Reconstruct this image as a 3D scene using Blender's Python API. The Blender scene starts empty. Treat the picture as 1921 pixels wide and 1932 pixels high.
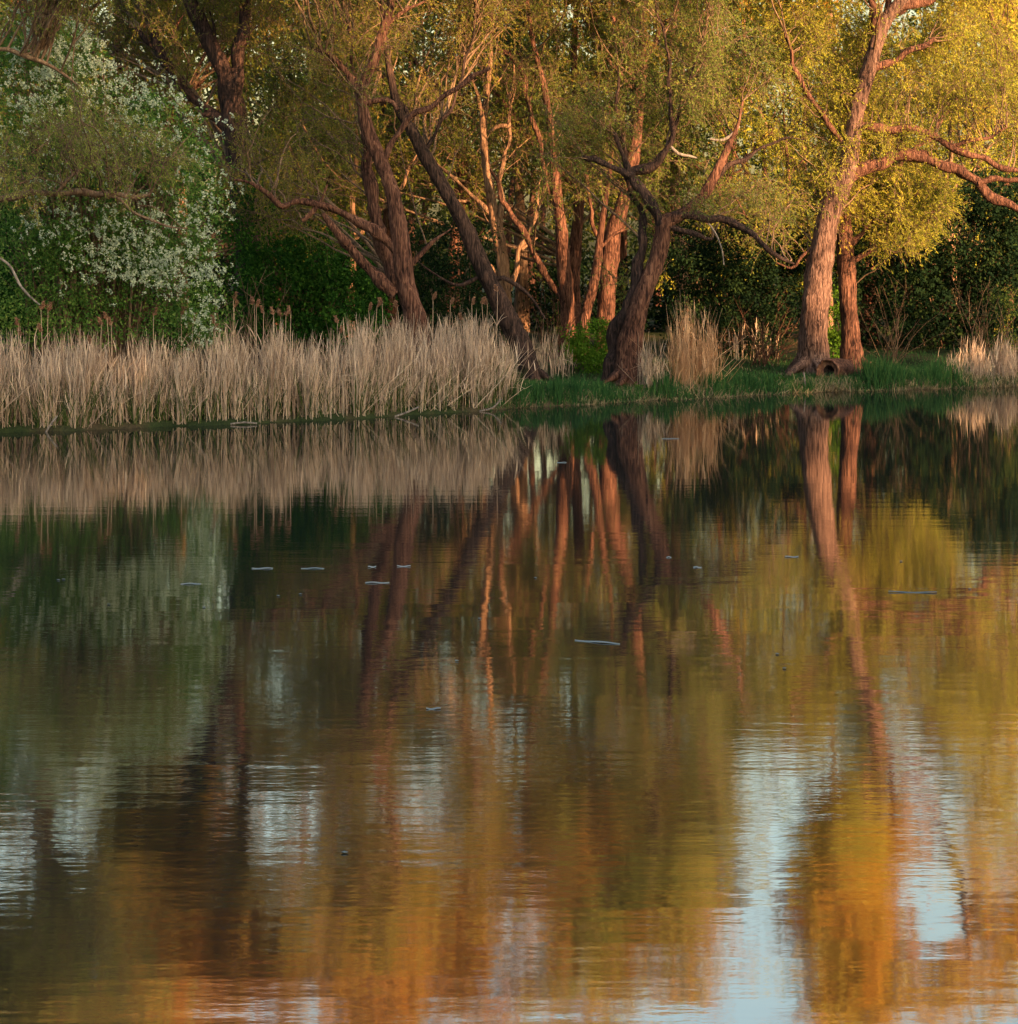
import bpy, bmesh, math
import numpy as np
from mathutils import Vector

# ------------------------------------------------------------------ camera
F = 4200.0          # focal length in pixels of a 1921 px wide picture
YH = 495.0          # row of the horizon
H = 3.5             # height of the eye above the water
sc = bpy.context.scene
cam_d = bpy.data.cameras.new("camera")
cam = bpy.data.objects.new("camera", cam_d)
sc.collection.objects.link(cam)
cam_d.sensor_fit = 'HORIZONTAL'
cam_d.sensor_width = 36.0
cam_d.lens = 36.0 * F / 1921.0
cam_d.shift_y = (YH - 966.0) / 1921.0
cam_d.clip_end = 3000.0
cam.location = (0, 0, H)
cam.rotation_euler = (math.radians(90), 0, 0)
sc.camera = cam

# ------------------------------------------------------------------ light
SUN_EL = 11.0
SUN_AZ = 42.0      # degrees to the right of straight behind the camera
el, az = math.radians(SUN_EL), math.radians(SUN_AZ)
to_sun = Vector((math.sin(az) * math.cos(el), -math.cos(az) * math.cos(el), math.sin(el)))
w = bpy.data.worlds.new("World")
sc.world = w
w.use_nodes = True
nt = w.node_tree
sky = nt.nodes.new('ShaderNodeTexSky')
sky.sky_type = 'NISHITA'
sky.sun_disc = False
sky.sun_elevation = el
sky.sun_rotation = math.atan2(to_sun.x, to_sun.y)
sky.air_density = 1.35
sky.dust_density = 4.0
sky.ozone_density = 0.8
nt.links.new(sky.outputs[0], nt.nodes['Background'].inputs[0])
nt.nodes['Background'].inputs[1].default_value = 0.13
sun_d = bpy.data.lights.new("sun", 'SUN')
sun_d.energy = 5.0
sun_d.angle = math.radians(0.5)
sun_d.color = (1.0, 0.52, 0.22)
sun = bpy.data.objects.new("sun", sun_d)
sc.collection.objects.link(sun)
sun.rotation_euler = to_sun.to_track_quat('Z', 'Y').to_euler()
sun.location = (60, -40, 40)
sc.view_settings.view_transform = 'Standard'
sc.view_settings.look = 'None'
sc.view_settings.gamma = 1.0
sc.view_settings.exposure = 1.82
sc.cycles.max_bounces = 6
sc.cycles.diffuse_bounces = 3
sc.cycles.glossy_bounces = 3
sc.cycles.transmission_bounces = 3
sc.cycles.transparent_max_bounces = 4
sc.cycles.caustics_reflective = False
sc.cycles.caustics_refractive = False
sc.cycles.use_denoising = True

R = np.random.default_rng(11)

# ------------------------------------------------------------------ helpers
def P(px, py, D):
    return np.array([(px - 960.5) / F * D, D, H - (py - YH) / F * D])

def top(o, label, cat, group=None, kind=None):
    o['label'] = label
    o['category'] = cat
    if group: o['group'] = group
    if kind: o['kind'] = kind
    return o

def struct(o):
    o['kind'] = 'structure'
    return o

def empty(name, loc, label, cat, group=None):
    o = bpy.data.objects.new(name, None)
    sc.collection.objects.link(o)
    o.location = loc
    o.empty_display_size = 0.3
    return top(o, label, cat, group)

def mesh_obj(name, V, Q, mat, parent=None, origin=(0, 0, 0), tint=None, smooth=False, link=True):
    V = np.asarray(V, np.float32).reshape(-1, 3) - np.asarray(origin, np.float32)
    Q = np.asarray(Q, np.int32).reshape(-1, 4)
    m = bpy.data.meshes.new(name)
    m.vertices.add(len(V)); m.vertices.foreach_set('co', V.ravel())
    m.loops.add(Q.size); m.loops.foreach_set('vertex_index', Q.ravel())
    m.polygons.add(len(Q)); m.polygons.foreach_set('loop_start', np.arange(0, Q.size, 4, dtype=np.int32))
    m.polygons.foreach_set('use_smooth', np.full(len(Q), smooth))
    if tint is not None:
        a = m.attributes.new('tint', 'FLOAT', 'FACE')
        a.data.foreach_set('value', np.asarray(tint, np.float32))
    m.materials.append(mat)
    m.update(calc_edges=True)
    o = bpy.data.objects.new(name, m)
    sc.collection.objects.link(o)
    if parent is not None:
        o.parent = parent
    else:
        o.location = origin
    return o

def norm(a):
    return a / (np.linalg.norm(a, axis=-1, keepdims=True) + 1e-9)

def grow(S, Dr, L, n, wig, trop, rng):
    N = len(S)
    pts = np.empty((N, n + 1, 3)); pts[:, 0] = S
    d = norm(np.array(Dr, float)); L = np.broadcast_to(L, (N,))
    trop = np.asarray(trop, float)
    for i in range(n):
        d = norm(d + rng.normal(0, wig, (N, 3)) + trop * (i + 1) / n)
        pts[:, i + 1] = pts[:, i] + d * (L / n)[:, None]
    return pts

def tubes(pts, rad, sides=3, lump=0.0, rng=None):
    pts = np.asarray(pts, float); N, Pn, _ = pts.shape
    rad = np.broadcast_to(rad, (N, Pn))
    t = np.empty_like(pts)
    t[:, 1:-1] = pts[:, 2:] - pts[:, :-2]
    t[:, 0] = pts[:, 1] - pts[:, 0]; t[:, -1] = pts[:, -1] - pts[:, -2]
    t = norm(t)
    ref = np.tile(np.array([0.31, 0.9, 0.3]), (N, 1))
    mean = norm(pts[:, -1] - pts[:, 0])
    bad = np.abs((mean * norm(ref)).sum(1)) > 0.8
    ref[bad] = (1, 0.1, 0)
    u = norm(np.cross(t, ref[:, None, :]))
    v = np.cross(t, u)
    a = np.arange(sides) / sides * 2 * math.pi
    rr = rad[:, :, None] * np.ones(sides)
    if lump and rng is not None:
        ph = rng.uniform(0, 6.28, 6)
        s = np.arange(Pn)[None, :, None]
        aa = a[None, None, :]
        rr = rr * (1 + lump * (np.sin(aa * 2 + s * .31 + ph[0]) + .7 * np.sin(aa * 3 - s * .53 + ph[1])
                   + .5 * np.sin(aa * 5 + s * .9 + ph[2]) + .5 * np.sin(s * 1.3 + ph[3]))
                   + lump * .6 * rng.normal(0, 1, rr.shape))
    ring = pts[:, :, None, :] + rr[..., None] * (np.cos(a)[None, None, :, None] * u[:, :, None, :] + np.sin(a)[None, None, :, None] * v[:, :, None, :])
    V = ring.reshape(-1, 3)
    b = (np.arange(N) * Pn * sides)[:, None, None] + (np.arange(Pn - 1) * sides)[None, :, None]
    k = np.arange(sides)[None, None, :]; k2 = (k + 1) % sides
    Q = np.stack([b + k, b + k2, b + sides + k2, b + sides + k], -1).reshape(-1, 4)
    return V, Q

def leaves(C, axis, ln, wd, rng, fold=False):
    """rhombic leaves: base at C, pointing along axis"""
    N = len(C)
    axis = norm(axis)
    side = norm(np.cross(axis, rng.normal(0, 1, (N, 3))))
    ln = np.broadcast_to(ln, (N,))[:, None]; wd = np.broadcast_to(wd, (N,))[:, None]
    V = np.empty((N, 4, 3))
    V[:, 0] = C; V[:, 1] = C + axis * ln * .45 + side * wd * .5
    V[:, 2] = C + axis * ln; V[:, 3] = C + axis * ln * .45 - side * wd * .5
    return V.reshape(-1, 3), np.arange(N * 4).reshape(-1, 4)

def cat(parts):
    Vs, Qs, n = [], [], 0
    for V, Q in parts:
        Vs.append(V); Qs.append(Q + n); n += len(V)
    return np.concatenate(Vs), np.concatenate(Qs)

def spline(ctrl, step=0.12, gnarl=False):
    """ctrl (n,4): xyz + radius, Catmull-Rom resampled"""
    c = np.asarray(ctrl, float)
    c = np.vstack([2 * c[0] - c[1], c, 2 * c[-1] - c[-2]])
    out = []
    for i in range(1, len(c) - 2):
        p0, p1, p2, p3 = c[i - 1:i + 3]
        n = max(2, int(np.linalg.norm(p2[:3] - p1[:3]) / step))
        t = (np.arange(n) / n)[:, None]
        out.append(.5 * ((2 * p1) + (-p0 + p2) * t + (2 * p0 - 5 * p1 + 4 * p2 - p3) * t ** 2 + (-p0 + 3 * p1 - 3 * p2 + p3) * t ** 3))
    out.append(c[-2][None])
    o = np.vstack(out)
    o[:, 3] = np.maximum(o[:, 3], .006)
    if gnarl:       # crooked growth: small kinks that scale with the limb's girth
        k = np.arange(len(o)) * step
        ph = (c[1, 0] * 7.3 + c[1, 2] * 3.1) + np.arange(6)
        amp = np.minimum(o[:, 3] * .55 + .012, .05) * np.clip(np.arange(len(o)) / 4, 0, 1)
        o[:, 0] += amp * (np.sin(k * 3.1 + ph[0]) + .6 * np.sin(k * 7.3 + ph[1]))
        o[:, 2] += amp * (np.sin(k * 3.7 + ph[2]) + .6 * np.sin(k * 8.1 + ph[3]))
        o[:, 1] += amp * np.sin(k * 2.9 + ph[4])
        o[:, 3] *= 1 + .13 * np.sin(k * 5.3 + ph[5]) + .08 * np.sin(k * 12.1 + ph[1])
    return o

# ------------------------------------------------------------------ materials
def mat(name):
    m = bpy.data.materials.new(name); m.use_nodes = True
    for n in list(m.node_tree.nodes): m.node_tree.nodes.remove(n)
    return m, m.node_tree.nodes, m.node_tree.links

def ramp(N, stops):
    r = N.new('ShaderNodeValToRGB'); e = r.color_ramp.elements
    while len(e) < len(stops): e.new(0.5)
    for i, (p, c) in enumerate(stops):
        e[i].position = p; e[i].color = (*c, 1)
    return r

def leaf_mat(name, stops, trans=0.35, spec=0.0):
    m, N, L = mat(name)
    out = N.new('ShaderNodeOutputMaterial')
    at = N.new('ShaderNodeAttribute'); at.attribute_name = 'tint'
    r = ramp(N, stops)
    L.new(at.outputs['Fac'], r.inputs[0])
    d = N.new('ShaderNodeBsdfDiffuse'); t = N.new('ShaderNodeBsdfTranslucent')
    mx = N.new('ShaderNodeMixShader'); mx.inputs[0].default_value = trans
    L.new(r.outputs[0], d.inputs[0]); L.new(r.outputs[0], t.inputs[0])
    L.new(d.outputs[0], mx.inputs[1]); L.new(t.outputs[0], mx.inputs[2])
    L.new(mx.outputs[0], out.inputs[0])
    return m

def bark_mat(name, c1, c2, c3, scale=1.0, bump=1.0):
    m, N, L = mat(name)
    out = N.new('ShaderNodeOutputMaterial')
    b = N.new('ShaderNodeBsdfPrincipled'); b.inputs['Roughness'].default_value = .9
    b.inputs['Specular IOR Level'].default_value = .15
    tc = N.new('ShaderNodeTexCoord')
    mp = N.new('ShaderNodeMapping'); mp.inputs['Scale'].default_value = (22 * scale, 22 * scale, 3.2 * scale)
    L.new(tc.outputs['Object'], mp.inputs[0])
    n = N.new('ShaderNodeTexNoise'); n.inputs['Scale'].default_value = 1.0; n.inputs['Detail'].default_value = 5; n.inputs['Distortion'].default_value = .8
    L.new(mp.outputs[0], n.inputs[0])
    n2 = N.new('ShaderNodeTexNoise'); n2.inputs['Scale'].default_value = .9; n2.inputs['Detail'].default_value = 3
    L.new(tc.outputs['Object'], n2.inputs[0])
    r = ramp(N, [(.33, c1), (.52, c2), (.72, c3)])
    ad = N.new('ShaderNodeMath'); ad.operation = 'MULTIPLY_ADD'; ad.inputs[1].default_value = .4; ad.inputs[2].default_value = -.2
    L.new(n2.outputs[0], ad.inputs[0])
    ad2 = N.new('ShaderNodeMath'); ad2.operation = 'ADD'
    L.new(n.outputs[0], ad2.inputs[0]); L.new(ad.outputs[0], ad2.inputs[1])
    L.new(ad2.outputs[0], r.inputs[0]); L.new(r.outputs[0], b.inputs['Base Color'])
    bp = N.new('ShaderNodeBump'); bp.inputs['Strength'].default_value = bump; bp.inputs['Distance'].default_value = .06
    L.new(n.outputs[0], bp.inputs['Height']); L.new(bp.outputs[0], b.inputs['Normal'])
    L.new(b.outputs[0], out.inputs[0])
    return m

M = {}
M['bark'] = bark_mat('willow bark', (.022, .014, .014), (.125, .078, .068), (.27, .18, .155))
M['bark_red'] = bark_mat('reddish bark', (.018, .010, .010), (.105, .052, .040), (.24, .13, .095))
M['bark_dark'] = bark_mat('dark shaded bark', (.010, .009, .010), (.045, .030, .030), (.11, .07, .06))  # shade on trunks and limbs is put into this darker bark colour
M['bark_pale'] = bark_mat('pale bark', (.07, .045, .035), (.24, .15, .10), (.38, .26, .18))
M['twig'] = bark_mat('twig bark', (.06, .04, .03), (.16, .11, .08), (.27, .20, .14), bump=0)
M['deadwood'] = bark_mat('dead grey wood', (.09, .08, .08), (.22, .20, .19), (.34, .31, .30), bump=.3)
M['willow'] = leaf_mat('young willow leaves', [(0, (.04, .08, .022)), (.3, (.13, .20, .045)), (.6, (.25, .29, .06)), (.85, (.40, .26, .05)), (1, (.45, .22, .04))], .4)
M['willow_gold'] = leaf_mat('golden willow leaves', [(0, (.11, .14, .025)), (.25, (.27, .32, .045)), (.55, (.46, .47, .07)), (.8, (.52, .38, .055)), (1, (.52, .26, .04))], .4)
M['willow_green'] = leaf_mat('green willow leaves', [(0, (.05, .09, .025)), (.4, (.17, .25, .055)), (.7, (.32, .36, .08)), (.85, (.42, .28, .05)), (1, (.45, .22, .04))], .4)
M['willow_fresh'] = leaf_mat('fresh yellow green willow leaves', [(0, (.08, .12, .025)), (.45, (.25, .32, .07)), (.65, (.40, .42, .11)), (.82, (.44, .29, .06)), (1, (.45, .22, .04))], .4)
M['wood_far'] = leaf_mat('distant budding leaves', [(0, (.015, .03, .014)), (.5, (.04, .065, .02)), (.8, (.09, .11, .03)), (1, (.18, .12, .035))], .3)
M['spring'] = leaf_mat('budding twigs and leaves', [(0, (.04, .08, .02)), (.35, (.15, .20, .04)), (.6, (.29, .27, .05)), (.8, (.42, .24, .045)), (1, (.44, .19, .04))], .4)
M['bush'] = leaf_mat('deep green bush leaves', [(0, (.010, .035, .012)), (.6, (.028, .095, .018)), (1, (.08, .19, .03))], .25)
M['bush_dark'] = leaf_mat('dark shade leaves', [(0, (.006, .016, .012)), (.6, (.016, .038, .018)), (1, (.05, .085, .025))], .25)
M['ivy'] = leaf_mat('bright ground elder leaves', [(0, (.04, .12, .015)), (1, (.13, .26, .03))], .35)
M['blossom'] = leaf_mat('white blossom', [(0, (.36, .46, .37)), (1, (.62, .71, .58))], .3)
M['blossomleaf'] = leaf_mat('blossoming tree leaves', [(0, (.025, .08, .025)), (.5, (.09, .20, .045)), (1, (.25, .36, .10))], .3)
M['reed'] = leaf_mat('dry reed', [(0, (.20, .145, .115)), (.3, (.50, .39, .31)), (.8, (.74, .60, .49)), (1, (.84, .72, .60))], .2)
M['reed_gold'] = leaf_mat('sunlit golden dry reed', [(0, (.30, .17, .09)), (.4, (.60, .38, .23)), (1, (.86, .62, .42))], .2)  # own straw tone, with warm sun on the right clump mixed into the colour
M['reedgreen'] = leaf_mat('young green reed', [(0, (.04, .08, .03)), (1, (.14, .19, .06))], .2)
M['plume'] = leaf_mat('reed plume', [(0, (.16, .09, .06)), (1, (.36, .22, .16))], .2)
M['grass'] = leaf_mat('bank grass', [(0, (.02, .07, .03)), (.6, (.055, .15, .05)), (.9, (.13, .22, .07)), (1, (.40, .34, .24))], .3)
M['drygrass'] = leaf_mat('dead grass', [(0, (.16, .12, .08)), (1, (.45, .38, .26))], .2)
M['floating'] = leaf_mat('bleached reed', [(0, (.11, .15, .17)), (1, (.22, .26, .28))], 0)

# ground
m, N, L = mat('leaf litter and soil'); M['ground'] = m
out = N.new('ShaderNodeOutputMaterial'); b = N.new('ShaderNodeBsdfPrincipled'); b.inputs['Roughness'].default_value = .95
b.inputs['Specular IOR Level'].default_value = .1
tc = N.new('ShaderNodeTexCoord'); n = N.new('ShaderNodeTexNoise'); n.inputs['Scale'].default_value = .8; n.inputs['Detail'].default_value = 9
r = ramp(N, [(.35, (.018, .03, .012)), (.5, (.03, .045, .018)), (.62, (.06, .05, .03)), (.75, (.09, .07, .045))])
L.new(tc.outputs['Object'], n.inputs[0]); L.new(n.outputs[0], r.inputs[0]); L.new(r.outputs[0], b.inputs['Base Color'])
bp = N.new('ShaderNodeBump'); bp.inputs['Strength'].default_value = .8; bp.inputs['Distance'].default_value = .15
n2 = N.new('ShaderNodeTexNoise'); n2.inputs['Scale'].default_value = 6; n2.inputs['Detail'].default_value = 6
L.new(tc.outputs['Object'], n2.inputs[0]); L.new(n2.outputs[0], bp.inputs['Height']); L.new(bp.outputs[0], b.inputs['Normal'])
L.new(b.outputs[0], out.inputs[0])

# water: still dark water with three scales of ripple
m, N, L = mat('rippled pond water'); M['water'] = m
out = N.new('ShaderNodeOutputMaterial')
deep = N.new('ShaderNodeBsdfDiffuse'); deep.inputs[0].default_value = (.010, .014, .016, 1)
gl = N.new('ShaderNodeBsdfGlossy'); gl.inputs['Roughness'].default_value = .034; gl.inputs['Color'].default_value = (.97, .96, .93, 1)
fr = N.new('ShaderNodeFresnel'); fr.inputs[0].default_value = 1.6
fm = N.new('ShaderNodeMapRange'); fm.inputs['From Min'].default_value = .05; fm.inputs['To Min'].default_value = .50; fm.inputs['To Max'].default_value = .78
b = N.new('ShaderNodeMixShader')
L.new(fr.outputs[0], fm.inputs['Value']); L.new(fm.outputs[0], b.inputs[0]); L.new(deep.outputs[0], b.inputs[1]); L.new(gl.outputs[0], b.inputs[2])
tc = N.new('ShaderNodeTexCoord')
def noise(sx, sy, detail, rough=.5, rot=0.0, dist=0.0):
    mp = N.new('ShaderNodeMapping'); mp.inputs['Scale'].default_value = (sx, sy, 1); mp.inputs['Rotation'].default_value = (0, 0, rot)
    L.new(tc.outputs['Object'], mp.inputs[0])
    n = N.new('ShaderNodeTexNoise'); n.noise_dimensions = '2D'; n.inputs['Scale'].default_value = 1; n.inputs['Detail'].default_value = detail
    n.inputs['Roughness'].default_value = rough; n.inputs['Distortion'].default_value = dist
    L.new(mp.outputs[0], n.inputs[0])
    return n.outputs[0]
def mth(op, a, c, d=None):
    x = N.new('ShaderNodeMath'); x.operation = op
    for i, v in enumerate((a, c, d)):
        if v is None: continue
        if isinstance(v, (int, float)): x.inputs[i].default_value = v
        else: L.new(v, x.inputs[i])
    return x.outputs[0]
WAVE = dict(swell=.0028, ripple=.0012, fine=.00060)
swell = noise(.30, 1.6, 2, .5, .03)
ripple = noise(.6, 5.2, 2, .5, -.03, .3)
fine = noise(7, 17, 2, .5)
patch = N.new('ShaderNodeMapRange'); patch.inputs['From Min'].default_value = .38; patch.inputs['From Max'].default_value = .62
patch.inputs['To Min'].default_value = .35; patch.inputs['To Max'].default_value = 1.0
L.new(noise(.035, .16, 3, .5, .04), patch.inputs['Value'])
# ripples die out towards the sheltered far bank
sep = N.new('ShaderNodeSeparateXYZ'); L.new(tc.outputs['Object'], sep.inputs[0])
shel = N.new('ShaderNodeMapRange'); shel.inputs['From Min'].default_value = 13; shel.inputs['From Max'].default_value = 38
shel.inputs['To Min'].default_value = 1.0; shel.inputs['To Max'].default_value = .28
L.new(sep.outputs['Y'], shel.inputs['Value'])
amp = mth('MULTIPLY', patch.outputs[0], shel.outputs[0])
h = mth('ADD', mth('MULTIPLY', swell, mth('MULTIPLY', shel.outputs[0], WAVE['swell'])), mth('MULTIPLY', mth('MULTIPLY', ripple, WAVE['ripple']), amp))
h = mth('ADD', h, mth('MULTIPLY', mth('MULTIPLY', fine, WAVE['fine']), amp))
bp = N.new('ShaderNodeBump'); bp.inputs['Strength'].default_value = 1; bp.inputs['Distance'].default_value = 1.0
L.new(h, bp.inputs['Height']); L.new(bp.outputs[0], gl.inputs['Normal']); L.new(bp.outputs[0], fr.inputs['Normal'])
L.new(b.outputs[0], out.inputs[0])

# ------------------------------------------------------------------ terrain and water
BX = np.array([-400, -200, 0, 300, 600, 900, 960, 1050, 1200, 1360, 1500, 1700, 1921, 2200, 2500], float)
BY = np.array([850, 833, 817, 806, 794, 776, 771, 766, 757, 750, 741, 736, 729, 722, 716], float)
BD = H * F / (BY - YH)
BXw = (BX - 960.5) / F * BD
def bank_y(x):
    x = np.asarray(x, float)
    y = np.interp(x, BXw, BD)
    y = np.where(x < BXw[0], BD[0] + (x - BXw[0]) * .55, y)
    y = np.where(x > BXw[-1], BD[-1] + (x - BXw[-1]) * .3, y)
    return y + .10 * np.sin(x * 2.3) + .06 * np.sin(x * 5.1 + 1)
def ground_z(x, y):
    x = np.asarray(x, float); y = np.asarray(y, float)
    t = np.maximum.reduce([y - bank_y(x), 3.0 - y + .2 * np.sin(x * .7), (x - 40 - 2 * np.sin(y * .1)), (-60 - x)])
    z = np.where(t < 0, np.maximum(t * .6, -1.2), np.minimum(t * 1.6, .09) + .12 * np.minimum(t, 2) + .045 * np.clip(t - 2, 0, 12) + .012 * np.clip(t - 12, 0, 400))
    return z + np.where(t > .3, .04 * np.sin(x * 1.7 + y) + .05 * np.sin(x * .6 - y * .9), 0)
def axis(dense, far):
    a, b_, s = dense
    core = np.arange(a, b_ + s / 2, s)
    lo = a - np.cumsum(np.geomspace(s, 90, 22)); hi = b_ + np.cumsum(np.geomspace(s, 90, 22))
    return np.concatenate([lo[::-1], core, hi])
xs = axis((-20, 24, .3), 0); ys = axis((42, 76, .25), 0)
gx, gy = np.meshgrid(xs, ys, indexing='xy')
gz = ground_z(gx, gy)
nx, ny = len(xs), len(ys)
idx = np.arange(nx * ny).reshape(ny, nx)
Q = np.stack([idx[:-1, :-1], idx[:-1, 1:], idx[1:, 1:], idx[1:, :-1]], -1).reshape(-1, 4)
struct(mesh_obj('ground', np.stack([gx, gy, gz], -1), Q, M['ground'], smooth=True))
V = [(-330, -300, 0), (330, -300, 0), (330, 330, 0), (-330, 330, 0)]
struct(mesh_obj('water', V, [(0, 1, 2, 3)], M['water']))

def gz1(x, y): return float(ground_z(np.array([x]), np.array([y]))[0])

# ------------------------------------------------------------------ trees from limb guides
STREAK = np.array([.42, 0., -.85])
def make_tree(name, label, cat_, D, trunk, limbs=(), dead=(), clumps=(), seed=1, bark='bark', leaf='willow', twigm='twig',
              leaf_len=.082, leaf_w=.021, per_twig=15, up=.12, root=True, tdepth=1.6, sub=8, subsub=6, twig_len=.55, group=None, leafbias=1.0, limb_bark=None, behind=0.0):
    """trunk/limbs: rows (px, py, width_px[, depth offset]); clumps: (px, py, rx, ry, n[, depth offset])"""
    rng = np.random.default_rng(seed)
    def ctrl(rows):
        out = []
        for r_ in rows:
            d = D + (r_[3] if len(r_) > 3 else 0)
            out.append((*P(r_[0], r_[1], d), r_[2] / 2 / F * d))
        return out
    tc_ = ctrl(trunk)
    base = np.array(tc_[0][:3])
    zg = gz1(base[0], base[1])
    tc_[0] = (base[0], base[1], zg - .15, tc_[0][3] * (1.25 if root else 1))
    org = (base[0], base[1], zg)
    root_o = empty(name, org, label, cat_, group)
    sp = [spline(tc_)]
    V_, Q_ = tubes(sp[0][None, :, :3], sp[0][None, :, 3], 22, .055, rng)
    mesh_obj('trunk', V_, Q_, M[bark], root_o, org, smooth=True)
    for l in limbs:
        s = spline(ctrl(l), gnarl=True); sp.append(s)
        V_, Q_ = tubes(s[None, :, :3], s[None, :, 3], 12, .07, rng)
        mesh_obj('branch', V_, Q_, M[limb_bark or bark], root_o, org, smooth=True)
    if root and D < 66:
        rw = trunk[0][2] / 2 / F * D
        nr = 6; a = rng.uniform(0, 6.28) + np.arange(nr) * 1.05 + rng.normal(0, .15, nr)
        S_ = base + np.stack([np.cos(a) * rw * .55, np.sin(a) * rw * .55, np.zeros(nr)], 1); S_[:, 2] = zg + rw * .75
        pr = grow(S_, np.stack([np.cos(a), np.sin(a), np.full(nr, -.55)], 1), rw * rng.uniform(1.7, 2.6, nr), 6, .08, (0, 0, .02), rng)
        for q in range(nr):
            V_, Q_ = tubes(pr[q:q + 1], (rw * np.array([.42, .36, .28, .22, .17, .12, .06]))[None], 9, .08, rng)
            mesh_obj('root', V_, Q_, M[bark], root_o, org, smooth=True)
    for l in dead:
        s = spline(ctrl(l))
        V_, Q_ = tubes(s[None, :, :3], s[None, :, 3], 7, .05, rng)
        mesh_obj('dead_branch', V_, Q_, M['deadwood'], root_o, org, smooth=True)
    allp = np.vstack(sp)
    if clumps:
        T = []
        for c in clumps:
            px, py, rx, ry, n = c[:5]; dd = c[5] if len(c) > 5 else 0
            if py < -90: n = int(n * 1.7)
            g = rng.normal(0, .55, (n, 2))
            dz = rng.normal(0, tdepth, n) + dd + (behind if py > -60 else 0)
            for k in range(n):
                T.append(P(px + g[k, 0] * rx, py + g[k, 1] * ry, D + dz[k]))
        T = np.array(T); n = len(T)
        T[:, 2] = np.maximum(T[:, 2], ground_z(T[:, 0], T[:, 1]) + .5)
        dist = np.linalg.norm(T[:, None] - allp[None, :, :3], axis=2) + rng.uniform(0, 1.5, (n, len(allp))) + 3.0 * np.maximum(0, 2.4 - (allp[None, :, 2] - zg)) + 1.3 * np.maximum(0, allp[None, :, 2] - T[:, None, 2] + .6 * np.linalg.norm(T[:, None, :2] - allp[None, :, :2], axis=2))
        j = dist.argmin(1)
        S = allp[j, :3]; Lb = np.linalg.norm(T - S, axis=1)
        mid = (S + T) / 2 + rng.normal(0, .12, (n, 3)) * Lb[:, None] + np.array([0, 0, up]) * Lb[:, None]
        t = np.linspace(0, 1, 9)[None, :, None]
        pts = (1 - t) ** 2 * S[:, None] + 2 * t * (1 - t) * mid[:, None] + t ** 2 * T[:, None]
        pts[:, 1:] += rng.normal(0, .03, (n, 8, 3))
        r0 = np.minimum(.010 + .0055 * Lb, allp[j, 3] * .7)
        rad = r0[:, None] * (1 - .75 * np.linspace(0, 1, 9)[None])
        tb = [tubes(pts, rad, 5)]
        # second level
        k = sub
        ti = rng.integers(3, 9, (n, k)); ii = np.repeat(np.arange(n), k); tj = ti.ravel()
        S2 = pts[ii, tj]
        main = norm(pts[ii, np.minimum(tj + 1, 8)] - pts[ii, tj - 1])
        L2 = rng.uniform(.5, 1.3, len(ii)) * np.clip(Lb[ii] * .4, .7, 1.2)
        d2 = main * .5 + rng.normal(0, .65, (len(ii), 3)) + np.array([0, 0, .3])
        L2 = L2 * .85
        p2 = grow(S2, d2, L2, 5, .16, (0, 0, -.10), rng)
        tb.append(tubes(p2, (.010 - .006 * np.linspace(0, 1, 6))[None] * np.ones((len(ii), 1)), 3))
        # twigs
        n2 = len(ii); k3 = subsub
        i3 = np.repeat(np.arange(n2), k3); t3 = rng.integers(1, 6, len(i3))
        S3 = p2[i3, t3]
        L3 = rng.uniform(.5, 1.3, len(i3)) * twig_len
        sgn = rng.choice([1., -1.], len(i3), p=[.6, .4])[:, None]
        d3 = STREAK * sgn * .8 + rng.normal(0, .5, (len(i3), 3)) + norm(p2[i3, -1] - p2[i3, 0]) * .4
        p3 = grow(S3, d3, L3, 3, .10, (0, 0, -.08), rng)
        tb.append(tubes(p3, (.0055 - .003 * np.linspace(0, 1, 4))[None] * np.ones((len(i3), 1)), 3))
        V_, Q_ = cat(tb)
        tw = mesh_obj('twigs', V_, Q_, M[twigm], root_o, org, smooth=True); tw['kind'] = 'stuff'
        # leaves
        m_ = int(per_twig * leafbias)
        n3 = len(i3)
        i4 = np.repeat(np.arange(n3), m_)
        u = rng.uniform(.05, 1, len(i4)) * 3
        a = np.minimum(u.astype(int), 2); f = (u - a)[:, None]
        C = p3[i4, a] * (1 - f) + p3[i4, a + 1] * f + rng.normal(0, .015, (len(i4), 3))
        ax = norm(p3[i4, -1] - p3[i4, 0]) * .8 + rng.normal(0, .45, (len(i4), 3)) + STREAK * .25
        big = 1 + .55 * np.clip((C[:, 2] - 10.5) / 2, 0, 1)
        V_, Q_ = leaves(C, ax, leaf_len * big * rng.uniform(.6, 1.3, len(i4)), leaf_w * big * rng.uniform(.7, 1.3, len(i4)), rng)
        clump_t = rng.uniform(0, 1, n)[ii][i3][i4]
        br_t = rng.uniform(0, 1, n2)[i3][i4]
        # golden sun on the upper crown is put into the leaf tint
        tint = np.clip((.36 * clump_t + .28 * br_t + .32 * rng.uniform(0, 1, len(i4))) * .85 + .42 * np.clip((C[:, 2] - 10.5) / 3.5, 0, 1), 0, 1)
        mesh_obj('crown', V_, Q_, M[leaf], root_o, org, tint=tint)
    return root_o

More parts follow.
